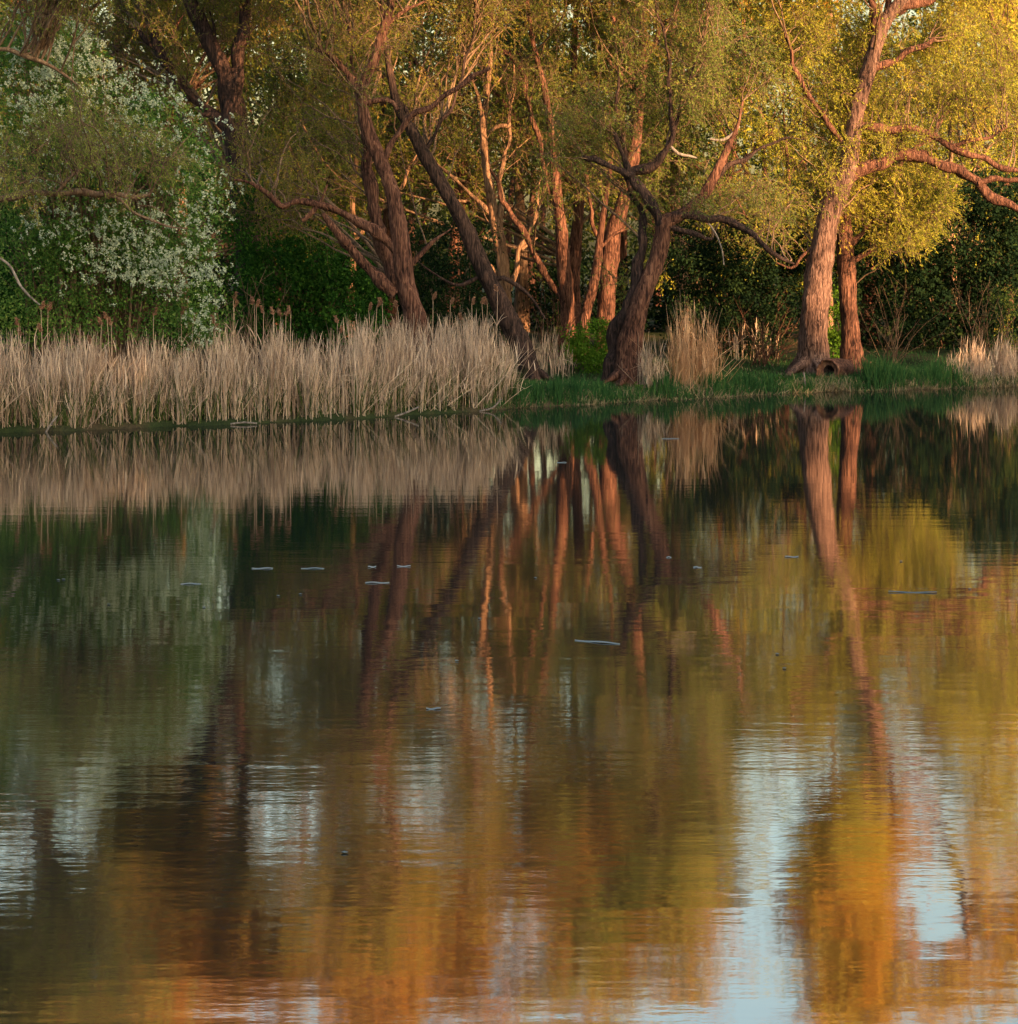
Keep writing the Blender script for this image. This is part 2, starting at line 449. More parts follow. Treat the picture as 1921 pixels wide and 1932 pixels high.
# big warm willow on the right bank
make_tree('willow_tree', 'thick pinkish willow trunk beside the hollow log, golden crown leaning over the water', 'tree', 63,
    [(1533, 694, 66), (1533, 670, 60), (1536, 620, 56), (1541, 555, 51), (1550, 480, 47), (1562, 415, 44), (1578, 365, 42), (1597, 325, 40), (1606, 280, 34), (1614, 225, 30), (1628, 165, 29), (1643, 120, 29),
     (1658, 70, 27), (1680, 25, 24), (1730, -25, 22), (1780, -110, 18), (1815, -230, 13), (1830, -350, 7)],
    limbs=[[(1592, 345, 30), (1620, 322, 26), (1660, 305, 24), (1705, 293, 23), (1750, 300, 22), (1800, 318, 20), (1845, 345, 19), (1880, 372, 17), (1925, 396, 14), (1990, 410, 8)],
           [(1845, 345, 12), (1880, 335, 11), (1930, 345, 9), (1990, 340, 5)],
           [(1612, 235, 18), (1650, 240, 16), (1710, 244, 15), (1765, 258, 14), (1810, 288, 13), (1860, 300, 11), (1921, 325, 9)],
           [(1765, 258, 9), (1800, 275, 9), (1850, 262, 7), (1900, 240, 4)],
           [(1655, 90, 20), (1648, 20, 16), (1625, -70, 14), (1600, -190, 10), (1580, -330, 6)],
           [(1642, 128, 18), (1672, 120, 15), (1710, 106, 12), (1760, 70, 8)],
           [(1690, 15, 18), (1760, -5, 14), (1850, -40, 9), (1900, -90, 6)],
           [(1606, 285, 14), (1560, 230, 11), (1510, 150, 9), (1480, 60, 6)],
           [(1556, 440, 9), (1500, 500, 5), (1465, 495, 3)]],
    clumps=[(1560, 160, 110, 120, 34), (1660, 60, 130, 80, 26), (1800, 110, 130, 110, 32), (1560, -220, 90, 150, 20), (1660, -380, 80, 90, 12), (1600, -470, 90, 70, 12), (1620, -540, 90, 50, 8), (1760, -430, 60, 70, 6), (1620, 320, 90, 70, 16, -.8), (1680, 260, 60, 50, 8, -1), (1600, -120, 90, 110, 22), (1610, -300, 80, 120, 18),
            (1850, 200, 90, 70, 12), (1850, -60, 90, 80, 9), (1480, 330, 70, 90, 12), (1840, -260, 40, 100, 4)],
    seed=3, bark='bark', limb_bark='bark_red', behind=1.5, tdepth=1.3, leaf='willow_gold', per_twig=15)

make_tree('willow_tree', 'slim orange willow trunk just right of the thick one, with a rounded yellow spray', 'tree', 65,
    [(1609, 692, 44), (1606, 650, 37), (1602, 590, 34), (1598, 520, 33), (1594, 450, 31), (1592, 395, 28), (1600, 330, 24), (1615, 250, 20), (1640, 160, 16), (1670, 40, 12), (1690, -90, 8)],
    limbs=[[(1598, 500, 10), (1630, 478, 9), (1680, 452, 8), (1740, 425, 5), (1775, 385, 3)],
           [(1596, 470, 12), (1640, 430, 10), (1700, 385, 8), (1750, 350, 4)]],
    clumps=[(1695, 395, 65, 55, 24, .2), (1745, 355, 45, 45, 12, .2), (1655, 340, 55, 60, 14, .4), (1705, 440, 40, 22, 6, .2)],
    seed=4, bark='bark_red', leaf='willow_gold', tdepth=.9, per_twig=14, leaf_len=.09)

# gnarled two-stemmed willow in the middle
make_tree('willow_tree', 'dark gnarled willow with crooked bare limbs, left of the dry reed clump', 'tree', 58,
    [(1186, 720, 60), (1187, 690, 50), (1189, 650, 46), (1197, 608, 41), (1214, 555, 35), (1236, 500, 31), (1250, 450, 30), (1254, 420, 28), (1290, 402, 23), (1328, 368, 21), (1352, 325, 18), (1378, 268, 12), (1392, 236, 7), (1402, 190, 4)],
    limbs=[[(1152, 722, 34, .3), (1158, 680, 32, .3), (1166, 630, 29, .3), (1180, 580, 25, .2), (1202, 525, 22, .2), (1213, 470, 18, .2), (1208, 410, 14, .4), (1190, 350, 10, .6), (1170, 250, 7, .8), (1165, 120, 4, 1)],
           [(1254, 418, 24), (1290, 402, 19), (1340, 410, 17), (1388, 424, 14), (1428, 448, 11), (1458, 480, 8), (1500, 499, 5)],
           [(1252, 422, 22), (1275, 432, 12), (1330, 446, 8), (1345, 447, 4)],
           [(1250, 432, 22), (1236, 400, 20), (1214, 364, 20), (1193, 330, 20), (1225, 320, 17), (1248, 302, 14), (1262, 272, 11), (1266, 200, 8), (1262, 120, 6), (1240, 10, 4), (1225, -80, 3)],
           [(1193, 332, 17), (1160, 318, 13), (1106, 297, 10), (1098, 290, 7)],
           [(1193, 332, 14), (1180, 302, 11), (1162, 256, 8), (1157, 250, 5)],
           [(1262, 272, 8), (1275, 230, 6), (1300, 150, 4), (1330, 60, 3)],
           [(1330, 366, 12), (1372, 320, 10), (1420, 286, 7), (1480, 264, 4), (1520, 262, 2)]],
    dead=[[(1262, 272, 6), (1280, 290, 6), (1300, 294, 5), (1315, 298, 3)], [(1340, 262, 4), (1365, 264, 6), (1385, 250, 6), (1396, 238, 3)],
          [(1330, 412, 4), (1350, 440, 4), (1362, 470, 3), (1366, 500, 2)]],
    clumps=[(1140, 200, 110, 80, 18, -.5), (1300, 180, 90, 90, 15), (1190, 440, 45, 60, 5, -.6), (1240, 30, 110, 80, 14), (1190, -300, 120, 110, 16), (1120, -430, 100, 60, 6), (1130, -520, 90, 50, 5), (1050, -330, 100, 80, 10), (1310, -180, 70, 110, 14), (1350, -60, 35, 80, 8), (1335, -340, 40, 90, 9), (1400, 80, 80, 80, 10), (1310, 330, 70, 60, 6), (1440, 380, 60, 60, 6), (1060, 260, 70, 60, 8), (1220, -150, 100, 80, 8)],
    seed=5, bark='bark_red', limb_bark='bark_dark', behind=1.5, tdepth=1.3, leaf='willow_green', per_twig=12)

# leaning trunk
make_tree('willow_tree', 'dark willow trunk leaning far to the left out of the end of the reed bed', 'tree', 58.5,
    [(1008, 716, 40), (995, 680, 38), (975, 635, 38), (952, 588, 38), (925, 535, 35), (900, 480, 31), (870, 412, 28), (835, 350, 26), (800, 290, 24), (772, 238, 21), (750, 200, 17), (735, 130, 12), (722, 20, 8), (705, -120, 5)],
    limbs=[[(927, 522, 9), (905, 521, 8), (868, 536, 6), (823, 519, 4), (784, 490, 2)],
           [(930, 530, 12), (948, 524, 9), (975, 538, 8), (1000, 558, 7), (1020, 585, 5), (1031, 604, 4)],
           [(772, 238, 12), (765, 205, 11), (745, 191, 11), (715, 190, 9), (690, 200, 7)],
           [(800, 290, 9), (830, 240, 7), (870, 150, 5), (900, 30, 4)],
           [(775, 500, 5), (800, 470, 5), (835, 440, 3)]],
    clumps=[(820, 180, 90, 80, 9, 1), (900, -40, 90, 80, 14, 1), (860, 90, 90, 70, 8, 2), (700, 60, 90, 70, 9), (860, 20, 90, 70, 10), (880, -180, 110, 120, 22), (900, -370, 110, 90, 14), (930, -450, 110, 60, 10), (900, -530, 130, 60, 8), (700, -120, 90, 80, 12)],
    seed=6, bark='bark_dark', behind=1.2, leaf='spring', per_twig=12, sub=6)

# central left trunk behind the reeds
make_tree('willow_tree', 'forked grey brown willow trunk standing behind the middle of the reed bed', 'tree', 54,
    [(797, 745, 64), (794, 700, 56), (788, 640, 47), (782, 596, 42), (770, 555, 39), (762, 507, 36), (755, 450, 33), (742, 372, 29), (718, 302, 26), (695, 250, 25), (683, 200, 23), (682, 170, 22),
     (690, 148, 21), (708, 108, 19), (726, 50, 17), (740, -10, 14), (752, -120, 10), (745, -260, 6)],
    limbs=[[(682, 178, 19), (668, 155, 17), (654, 138, 15), (638, 120, 13), (612, 98, 9), (585, 88, 6)],
           [(752, 545, 26, .8), (735, 500, 26, .8), (712, 430, 26, .8), (700, 370, 24, .8), (696, 310, 20, .8), (690, 260, 14, .8), (675, 180, 8, .8), (655, 40, 5, .8)],
           [(755, 480, 22), (738, 462, 20), (700, 432, 19), (665, 410, 18), (640, 400, 16), (605, 388, 14), (560, 383, 12), (522, 382, 12), (500, 362, 8), (475, 348, 7), (440, 341, 4)],
           [(745, 555, 24), (715, 525, 21), (680, 488, 20), (645, 450, 18), (622, 420, 15), (605, 398, 11)],
           [(570, 416, 8), (590, 400, 9), (605, 380, 7), (620, 350, 5)],
           [(724, 302, 11), (745, 262, 11), (766, 240, 11), (790, 212, 11), (824, 187, 11), (860, 166, 10), (893, 149, 9), (912, 140, 8), (926, 126, 6)],
           [(690, 195, 12), (715, 190, 11), (742, 194, 10), (752, 210, 8)],
           [(777, 500, 9), (800, 472, 8), (830, 442, 5), (850, 430, 3)],
           [(726, 50, 9), (760, 20, 7), (800, 0, 4)]],
    clumps=[(600, 60, 80, 60, 10), (620, 200, 70, 90, 8), (760, 60, 70, 60, 6), (550, 170, 60, 90, 6, 1), (640, -60, 90, 60, 8), (780, -160, 70, 80, 9), (560, 300, 60, 60, 7, 1), (470, 310, 50, 70, 8, 1), (490, 400, 50, 50, 6, 1), (550, -190, 70, 90, 14), (690, -230, 100, 90, 18), (720, -380, 100, 80, 14), (620, -330, 90, 110, 14), (650, -470, 130, 60, 12), (600, -130, 80, 80, 14)],
    seed=7, bark='bark_red', limb_bark='bark_red', behind=1.5, leaf='spring', per_twig=11, sub=6)

# trunk behind the blossom bush
make_tree('willow_tree', 'broad brown trunk forking above the white blossom bush', 'tree', 60,
    [(478, 700, 56), (474, 560, 54), (466, 430, 50), (455, 330, 48), (446, 260, 47), (440, 212, 46), (434, 172, 43), (425, 140, 34), (400, 90, 31), (376, 38, 28), (358, 0, 25), (342, -100, 19), (332, -260, 9)],
    limbs=[[(440, 180, 32), (446, 140, 28), (455, 90, 25), (459, 40, 23), (461, 0, 21), (458, -110, 16), (470, -290, 8)],
           [(452, 270, 24), (420, 232, 20), (385, 200, 19), (354, 177, 19), (325, 132, 18), (302, 106, 17), (290, 60, 13), (278, 25, 11), (262, -5, 9), (250, -100, 6)],
           [(312, 118, 12), (290, 92, 11), (266, 66, 9), (252, 48, 4)],
           [(438, 240, 16), (405, 222, 14), (380, 215, 8)],
           [(430, 150, 10), (415, 100, 6), (395, 20, 4)]],
    clumps=[(340, -40, 110, 60, 12), (430, -170, 90, 100, 14), (200, -60, 100, 90, 16, 2.5), (150, 60, 110, 60, 9, 3), (520, 40, 50, 60, 3), (300, -190, 110, 90, 16), (250, 60, 80, 60, 7, 1), (480, -330, 90, 70, 8), (350, -350, 120, 80, 18), (250, -150, 110, 100, 14), (440, -300, 60, 90, 12), (540, -360, 60, 70, 10), (420, -430, 110, 60, 12), (200, -400, 110, 80, 12), (350, 60, 80, 50, 5, -.6)],
    seed=8, bark='bark_dark', limb_bark='bark_dark', behind=1.5, leaf='spring', per_twig=13)

# orange sunlit stems further back
make_tree('forked_tree', 'bright orange sunlit tree with many thin stems behind the leaning trunk', 'tree', 68,
    [(956, 668, 26), (955, 600, 24), (951, 520, 23), (943, 460, 23), (932, 407, 21), (924, 355, 18), (916, 300, 15), (912, 235, 15), (918, 180, 11), (925, 110, 9), (930, 20, 7), (935, -90, 5)],
    limbs=[[(936, 425, 9), (915, 393, 8), (872, 350, 6), (825, 308, 6), (787, 262, 4)],
           [(950, 530, 9), (929, 505, 7), (893, 454, 7), (865, 401, 7), (840, 354, 6), (805, 283, 4)],
           [(944, 440, 14), (943, 395, 12), (946, 340, 9), (955, 283, 7), (964, 200, 7), (970, 110, 4)],
           [(952, 560, 12), (965, 530, 10), (985, 470, 10), (1002, 428, 8), (1014, 378, 5)],
           [(912, 235, 9), (900, 180, 7), (882, 118, 5), (870, 60, 3)],
           [(985, 470, 5), (1000, 458, 5), (1015, 448, 3)],
           [(880, 380, 5), (845, 375, 5), (825, 370, 3)],
           [(921, 250, 7), (945, 236, 8), (962, 240, 6)]],
    clumps=[(930, 90, 110, 80, 9, 1), (880, 260, 90, 90, 6, 1), (960, -80, 110, 90, 12), (1020, 300, 70, 80, 5, 1), (940, -260, 100, 90, 14)],
    seed=9, bark='bark_pale', leaf='spring', twigm='bark_pale', per_twig=9, sub=6)

make_tree('willow_tree', 'dark trunk with red lit edge behind the bright green shrub, crossed by thin stems', 'tree', 66,
    [(1072, 680, 32), (1072, 630, 28), (1070, 560, 28), (1064, 505, 26), (1060, 437, 23), (1053, 384, 20), (1045, 300, 16), (1030, 180, 12), (1002, 60, 9), (985, -100, 6)],
    limbs=[[(1078, 600, 12), (1052, 550, 12), (1017, 497, 12), (982, 430, 11), (950, 377, 9), (925, 320, 6)],
           [(1060, 440, 12), (1030, 330, 9), (985, 145, 9), (946, 92, 7), (920, 40, 4)]],
    clumps=[(1040, 150, 90, 90, 9), (1060, -60, 110, 90, 14), (1080, 350, 60, 60, 4), (1080, -260, 100, 100, 16)],
    seed=10, bark='bark_red', leaf='willow', per_twig=11, sub=6)
make_tree('young_tree', 'slender orange stem slanting right between the two middle trunks', 'tree', 65,
    [(1098, 680, 22), (1102, 620, 21), (1108, 580, 19), (1118, 545, 18), (1127, 500, 17), (1131, 458, 14), (1142, 380, 10), (1155, 290, 7), (1150, 200, 4)],
    limbs=[[(1130, 470, 7), (1160, 440, 6), (1190, 425, 4)]],
    clumps=[(1150, 280, 50, 70, 4)], seed=12, bark='bark_red', leaf='willow_green', per_twig=10, sub=5)
make_tree('willow_tree', 'tall straight trunk with orange lit top just left of the gnarled willow', 'tree', 66,
    [(1142, 690, 42), (1142, 640, 36), (1144, 570, 34), (1150, 505, 33), (1156, 444, 31), (1170, 400, 28), (1184, 350, 25), (1196, 285, 25), (1202, 230, 24), (1206, 165, 22), (1212, 120, 19), (1216, 0, 14), (1226, -150, 10), (1222, -330, 6)],
    limbs=[[(1205, 180, 12), (1180, 100, 9), (1150, 0, 7), (1130, -140, 4)], [(1212, 120, 10), (1260, 40, 8), (1320, -60, 5), (1350, -180, 3)],
           [(1152, 500, 12), (1120, 420, 8), (1105, 330, 5)]],
    clumps=[(1160, -40, 100, 80, 10), (1240, -200, 110, 110, 18), (1330, -80, 80, 80, 8), (1220, 60, 90, 60, 6, 1), (1120, -320, 90, 70, 8), (1340, -280, 60, 80, 6)],
    seed=13, bark='bark_red', leaf='spring', per_twig=12)

make_tree('overhanging_willow', 'willow leaning in from the left edge, its bare yellow limbs crossing the blossom bush', 'tree', 46.6,
    [(-190, 800, 60), (-180, 650, 52), (-150, 480, 44), (-130, 300, 36), (-120, 100, 26), (-90, -80, 18), (-60, -250, 10)],
    limbs=[[(-150, 440, 22), (-80, 400, 18), (0, 379, 14), (46, 371, 13), (117, 359, 12), (191, 368, 12), (240, 372, 9), (283, 364, 6)],
           [(200, 369, 7), (226, 376, 6), (255, 403, 5), (300, 421, 4), (354, 431, 3)],
           [(110, 360, 7), (128, 340, 7), (150, 322, 6), (177, 308, 4)],
           [(-130, 200, 16), (-60, 110, 14), (0, 91, 10), (46, 103, 10), (78, 120, 8), (117, 136, 6), (152, 166, 3)],
           [(46, 103, 6), (70, 96, 5), (82, 90, 3)]],
    dead=[[(-140, 470, 6), (-60, 460, 6), (0, 487, 5), (22, 506, 5), (36, 535, 5), (57, 560, 4), (75, 575, 3)]],
    clumps=[(120, 250, 120, 50, 13), (240, 290, 90, 40, 8), (40, 330, 80, 40, 6), (300, 260, 60, 40, 3), (-20, -190, 130, 80, 14), (110, -150, 110, 100, 14), (60, -300, 130, 100, 26), (200, -380, 130, 90, 20), (150, -110, 130, 60, 16), (170, -240, 120, 100, 22)],
    seed=14, bark='twig', leaf='willow_fresh', per_twig=11, sub=6, tdepth=1.2, leaf_len=.07, leaf_w=.02)

make_tree('willow_tree', 'golden willow crown reaching in at the upper right edge', 'tree', 66,
    [(2085, 690, 56), (2075, 560, 48), (2050, 400, 40), (2010, 240, 32), (1985, 100, 26), (1960, -60, 18), (1950, -240, 10)],
    limbs=[[(2020, 270, 22), (1960, 180, 16), (1900, 90, 12), (1860, 0, 9), (1840, -120, 6)], [(1985, 100, 14), (1920, 30, 10), (1880, -80, 7)]],
    clumps=[(1900, 120, 90, 80, 12), (1880, -20, 70, 70, 8), (1960, -200, 80, 100, 12), (1960, 200, 60, 80, 8), (1760, -40, 60, 60, 3), (1900, -380, 70, 80, 9), (1850, -460, 60, 60, 5)],
    seed=15, bark='bark_red', leaf='willow_gold', per_twig=12)

# ------------------------------------------------------------------ woodland behind
def procedural_tree(name, label, px, D, htop, seed, leaf='spring', bark='bark', spread=1.0, n=46, lean=0.0, group=None, low=.25, per=7, ll=.15, lw=.055):
    """a whole tree grown from its base"""
    rng = np.random.default_rng(seed)
    x = (px - 960.5) / F * D
    z0 = gz1(x, D)
    s = F / D
    pyb = YH + (H - z0) * s
    hh = htop - z0
    rows = []
    for i in range(8):
        f = i / 7
        rows.append((px + lean * f * hh * s + rng.normal(0, .12) * s * min(1, f * 3), pyb - f * hh * .92 * s, (.34 * (1 - f) ** 1.1 + .03) * s * hh / 14))
    limbs = []
    for k in range(5):
        i = rng.integers(2, 6); r_ = rows[i]
        sg = rng.choice([-1, 1]); l = hh * rng.uniform(.22, .36) * spread
        limbs.append([(r_[0], r_[1], r_[2] * .6), (r_[0] + sg * l * .4 * s, r_[1] - l * .45 * s, r_[2] * .4, rng.normal(0, .6)), (r_[0] + sg * l * .75 * s, r_[1] - l * 1.1 * s, r_[2] * .18, rng.normal(0, 1.2))])
    cl = []
    for k in range(7):
        f = rng.uniform(low, 1.0)
        wdt = spread * hh * .2 * math.sin(math.pi * min(1, .25 + f * .75)) + .4
        cl.append((px + (lean * f * hh + rng.normal(0, .8) * wdt) * s, pyb - f * hh * s, 1.5 * s, 1.3 * s, max(2, n // 7)))
    return make_tree(name, label, 'tree', D, rows, limbs, clumps=cl, seed=seed, bark=bark, leaf=leaf, per_twig=per, leaf_len=ll, leaf_w=lw, sub=6, subsub=5,
                     twig_len=.7, tdepth=1.6, group=group)

mid = [  # px, D, top height, leaf, lean
    (60, 72, 19.5, 'willow_gold', .02), (190, 66, 19.5, 'willow', .05), (270, 78, 20, 'spring', 0), (350, 72, 18.5, 'spring', -.04), (520, 76, 12.0, 'spring', .03),
    (590, 84, 12.0, 'willow_gold', 0), (660, 72, 13.0, 'spring', .02), (740, 80, 18.0, 'willow', -.03), (850, 74, 20.5, 'willow', .04), (985, 80, 20, 'spring', -.02),
    (1080, 74, 19.5, 'willow_green', .02), (1175, 84, 19, 'willow_gold', 0), (1290, 72, 18.0, 'spring', -.04), (1365, 80, 14.0, 'spring', .02), (1480, 76, 11.5, 'willow_gold', 0),
    (1560, 82, 19.5, 'willow_gold', .02), (1640, 74, 19.5, 'spring', 0), (1740, 86, 12.0, 'spring', .03), (1800, 78, 13.0, 'willow_gold', -.02), (1900, 82, 13.5, 'willow_gold', 0), (110, 63, 17.5, 'willow', -.02)]
looks = ['behind the far left end of the blossom bush', 'rising above the crest of the blossom bush', 'between the blossom bush and the broad forked trunk', 'just behind the broad forked trunk',
         'in the gap right of the broad forked trunk', 'glowing between the two big left trunks', 'just left of the forked grey brown trunk', 'just right of the forked grey brown trunk', 'over the upper part of the leaning trunk', 'behind the bright orange stems',
         'behind the slanting orange stem', 'behind the straight orange lit trunk', 'behind the top of the gnarled willow', 'over the crooked right limb of the gnarled willow', 'in the gap before the thick pinkish trunk',
         'behind the thick pinkish trunk', 'behind the rounded yellow spray', 'above the long right limb near its middle', 'above the long right limb near its end', 'at the right edge behind the golden crown', 'reaching over the blossom bush from close behind it']
kind_l = dict(willow_gold='golden leaved woodland tree', willow='olive leaved woodland tree', spring='brown budding woodland tree', willow_green='green leaved woodland tree')
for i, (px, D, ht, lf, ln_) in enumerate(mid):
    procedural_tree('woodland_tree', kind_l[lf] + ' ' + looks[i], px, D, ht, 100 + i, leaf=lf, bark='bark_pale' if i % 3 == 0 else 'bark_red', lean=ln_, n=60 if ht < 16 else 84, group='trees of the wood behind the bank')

def blob_leaves(C, rad, per, ln, wd, rng, flat=.8):
    """leaves gathered in small sprays round points C"""
    n = len(C)
    ii = np.repeat(np.arange(n), per)
    off = rng.normal(0, 1, (len(ii), 3)) * np.array([1, 1, flat])
    off = norm(off) * rng.uniform(.2, 1, (len(ii), 1)) ** .6
    P_ = C[ii] + off * np.broadcast_to(rad, (n,))[ii][:, None]
    ax = off * .5 + rng.normal(0, .5, (len(ii), 3)) + STREAK * .4
    V_, Q_ = leaves(P_, ax, ln * rng.uniform(.6, 1.3, len(ii)), wd * rng.uniform(.7, 1.3, len(ii)), rng)
    return V_, Q_, ii

# far wood: reads as one mass
rng = np.random.default_rng(50)
nt_ = 95
tx = rng.uniform(-46, 46, nt_); ty = rng.uniform(94, 124, nt_); th = rng.uniform(13.5, 17.0, nt_) + (ty - 94) * .08
C = []; trunkp = []; trunkr = []
for k in range(nt_):
    z0 = gz1(tx[k], ty[k]); hh = th[k]
    n = 70
    f = rng.uniform(.05, 1, n) ** .8
    wd_ = 2.6 * np.sin(np.pi * np.clip(.3 + f * .68, 0, 1)) + .5
    a = rng.uniform(0, 6.28, n); q = np.sqrt(rng.uniform(0, 1, n))
    C.append(np.stack([tx[k] + np.cos(a) * q * wd_, ty[k] + np.sin(a) * q * wd_, z0 + f * hh], 1))
    pp = grow(np.array([[tx[k], ty[k], z0 - .2]]), [[0, 0, 1]], hh * .9, 7, .06, (0, 0, .1), rng)
    trunkp.append(pp[0]); trunkr.append(np.linspace(.22, .04, 8))
C = np.vstack(C)
V_, Q_, ii = blob_leaves(C, .75, 32, .28, .15, rng)
tint = np.clip(.6 * rng.uniform(0, 1, len(C))[ii] + .4 * rng.uniform(0, 1, len(ii)), 0, 1)
fw = mesh_obj('far_wood', V_, Q_, M['wood_far'], tint=tint)
top(fw, 'dense mass of budding trees filling the background far behind the bank', 'woodland', kind='stuff')
V_, Q_ = tubes(np.array(trunkp), np.array(trunkr), 6)
t_ = mesh_obj('trunks', V_, Q_, M['bark_red'], fw, smooth=True); t_['kind'] = 'stuff'

# ------------------------------------------------------------------ shrubs
def make_shrub(name, label, cat_, D, blobs, seed, leaf='bush', ln=.09, wd=.05, per=26, rad=.28, depth=1.0, flowers=None, stems=9, group=None, flower_n=0):
    rng = np.random.default_rng(seed)
    b0 = blobs[0]
    xm = np.mean([P(b[0], b[1], D)[0] for b in blobs])
    org = np.array([xm, D, gz1(xm, D)])
    r_o = empty(name, org, label, cat_, group)
    C = []; tip = []
    for b in blobs:
        px, py, rx, ry, n = b[:5]; dd = b[5] if len(b) > 5 else 0
        c = P(px, py, D + dd); s = (D + dd) / F
        g = norm(rng.normal(0, 1, (n, 3))) * rng.uniform(.15, 1, (n, 1)) ** .45
        q = c + g * np.array([rx * s, depth, ry * s])
        C.append(q); tip.append(c)
    C = np.vstack(C); C = C[C[:, 2] > ground_z(C[:, 0], C[:, 1]) + .08]
    V_, Q_, ii = blob_leaves(C, rad * rng.uniform(.6, 1.3, len(C)), per, ln, wd, rng)
    tint = np.clip(.5 * rng.uniform(0, 1, len(C))[ii] + .5 * rng.uniform(0, 1, len(ii)), 0, 1)
    # stems
    S = []; 
    k = max(stems, len(C) // 6)
    pool = np.nonzero(C[:, 1] > D + depth * .25)[0]
    j = rng.choice(pool, min(k, len(pool)), replace=False)
    T = C[j]; B = org + rng.normal(0, .25, (len(j), 3)) * np.array([1, 1, 0]) * min(1.0, depth); B[:, 0] += (T[:, 0] - org[0]) * .35; B[:, 1] += depth * .4; B[:, 2] = ground_z(B[:, 0], B[:, 1]) - .08
    t = np.linspace(0, 1, 8)[None, :, None]
    mid_ = B * .4 + T * .6 + rng.normal(0, .1, T.shape); mid_[:, 2] = B[:, 2] + (T[:, 2] - B[:, 2]) * .72
    mid_[:, :2] = B[:, :2] * .65 + T[:, :2] * .35
    pts = (1 - t) ** 2 * B[:, None] + 2 * t * (1 - t) * mid_[:, None] + t ** 2 * T[:, None]
    rr = (.006 + .006 * (T[:, 2] - B[:, 2]))[:, None] * (1 - .7 * np.linspace(0, 1, 8)[None])
    Vs, Qs = tubes(pts, rr, 4)
    st_ = mesh_obj('stems', Vs, Qs, M['twig'], r_o, org, smooth=True); st_['kind'] = 'stuff'
    mesh_obj('crown', V_, Q_, M[leaf], r_o, org, tint=tint)
    if flowers:
        FC = []
        for (px, py, rx, ry, n) in flowers:
            n = int(n * .8)
            g = rng.normal(0, .5, (n, 2))
            for a in range(n):
                # flower sprays sit just in front of the leaf mass
                FC.append(P(px + g[a, 0] * rx, py + g[a, 1] * ry, D - depth * rng.uniform(.55, 1.15)))
        FC = np.array(FC)
        # each spray is an upright or nodding little spike of blossoms
        m_ = 3; i1 = np.repeat(np.arange(len(FC)), m_)
        SC = FC[i1] + rng.normal(0, .11, (len(i1), 3))
        axis_ = norm(np.array([-.35, -.2, .8]) + rng.normal(0, .45, (len(i1), 3)))
        f_ = 11; i2 = np.repeat(np.arange(len(i1)), f_)
        t2 = np.tile(np.arange(f_) / (f_ - 1), len(i1))[:, None]
        pc = SC[i2] + axis_[i2] * t2 * .12 + rng.normal(0, .016, (len(i2), 3))
        V2, Q2 = leaves(pc, rng.normal(0, 1, (len(i2), 3)) + np.array([0, -.4, .2]), .045, .045, rng)
        fo = mesh_obj('blossom', V2, Q2, M['blossom'], r_o, org, tint=rng.uniform(0, 1, len(i2)))
        fo['kind'] = 'stuff'
    return r_o

make_shrub('blossom_tree', 'tall bird cherry bush covered in white blossom above the left reeds', 'blossom bush', 49.5,
    [(70, 90, 110, 80, 120), (90, 130, 110, 90, 120), (60, 260, 130, 110, 170), (200, 240, 130, 100, 190), (300, 260, 90, 90, 110), (120, 400, 150, 110, 190), (300, 400, 120, 110, 180), (370, 330, 70, 80, 70), (330, 510, 100, 90, 120), (180, 520, 130, 90, 140), (30, 480, 90, 110, 110), (395, 590, 45, 60, 30), (0, 330, 80, 120, 80), (150, 600, 150, 60, 150), (330, 610, 80, 50, 70), (20, 600, 80, 60, 60), (170, 470, 160, 60, 120)],
    21, leaf='blossomleaf', ln=.085, wd=.042, per=24, rad=.30, depth=1.3, stems=30,
    flowers=[(90, 80, 100, 70, 70), (170, 150, 100, 80, 76), (50, 180, 90, 90, 60), (300, 180, 90, 60, 34), (230, 270, 110, 90, 56), (370, 250, 50, 60, 14), (260, 430, 130, 60, 70), (380, 370, 60, 70, 26), (330, 500, 80, 60, 70), (220, 500, 90, 50, 70), (390, 560, 40, 60, 20), (100, 430, 110, 60, 26), (360, 620, 50, 25, 12), (80, 330, 120, 80, 24), (400, 480, 30, 40, 7)])
make_shrub('green_bush', 'vivid deep green bush low behind the left reeds under the blossom', 'bush', 51,
    [(40, 560, 90, 70, 120), (150, 590, 120, 60, 130), (280, 620, 110, 45, 100), (60, 470, 90, 80, 90, 1)], 22, per=30, ln=.10, wd=.055, depth=1.0)
make_shrub('green_bush', 'deep green bush between the blossom bush and the forked grey brown trunk', 'bush', 58.5,
    [(520, 520, 90, 90, 150), (600, 480, 90, 80, 130), (640, 580, 90, 80, 130), (540, 620, 110, 50, 100), (700, 560, 50, 90, 70), (470, 560, 60, 80, 70), (470, 440, 55, 80, 60), (485, 370, 40, 40, 22)], 23, per=28, ln=.11, wd=.06, depth=1.4)
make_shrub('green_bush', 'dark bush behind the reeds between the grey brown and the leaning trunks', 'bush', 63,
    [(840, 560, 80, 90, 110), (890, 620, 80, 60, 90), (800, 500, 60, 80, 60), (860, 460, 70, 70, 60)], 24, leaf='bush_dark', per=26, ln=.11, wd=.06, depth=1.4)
make_shrub('elder_shrub', 'small bright green shrub at the foot of the middle trunks', 'shrub', 60.5,
    [(1112, 640, 48, 40, 60), (1085, 665, 32, 28, 24), (1125, 680, 34, 30, 40), (1145, 640, 14, 40, 14)], 25, leaf='ivy', per=30, ln=.085, wd=.05, rad=.2, depth=.7)
make_shrub('waterside_plant', 'low leafy green plant at the waterline below the gnarled willow', 'plant', 56.9,
    [(1205, 745, 32, 18, 36), (1180, 748, 18, 12, 10)], 26, leaf='ivy', per=26, ln=.06, wd=.035, rad=.14, depth=.35)
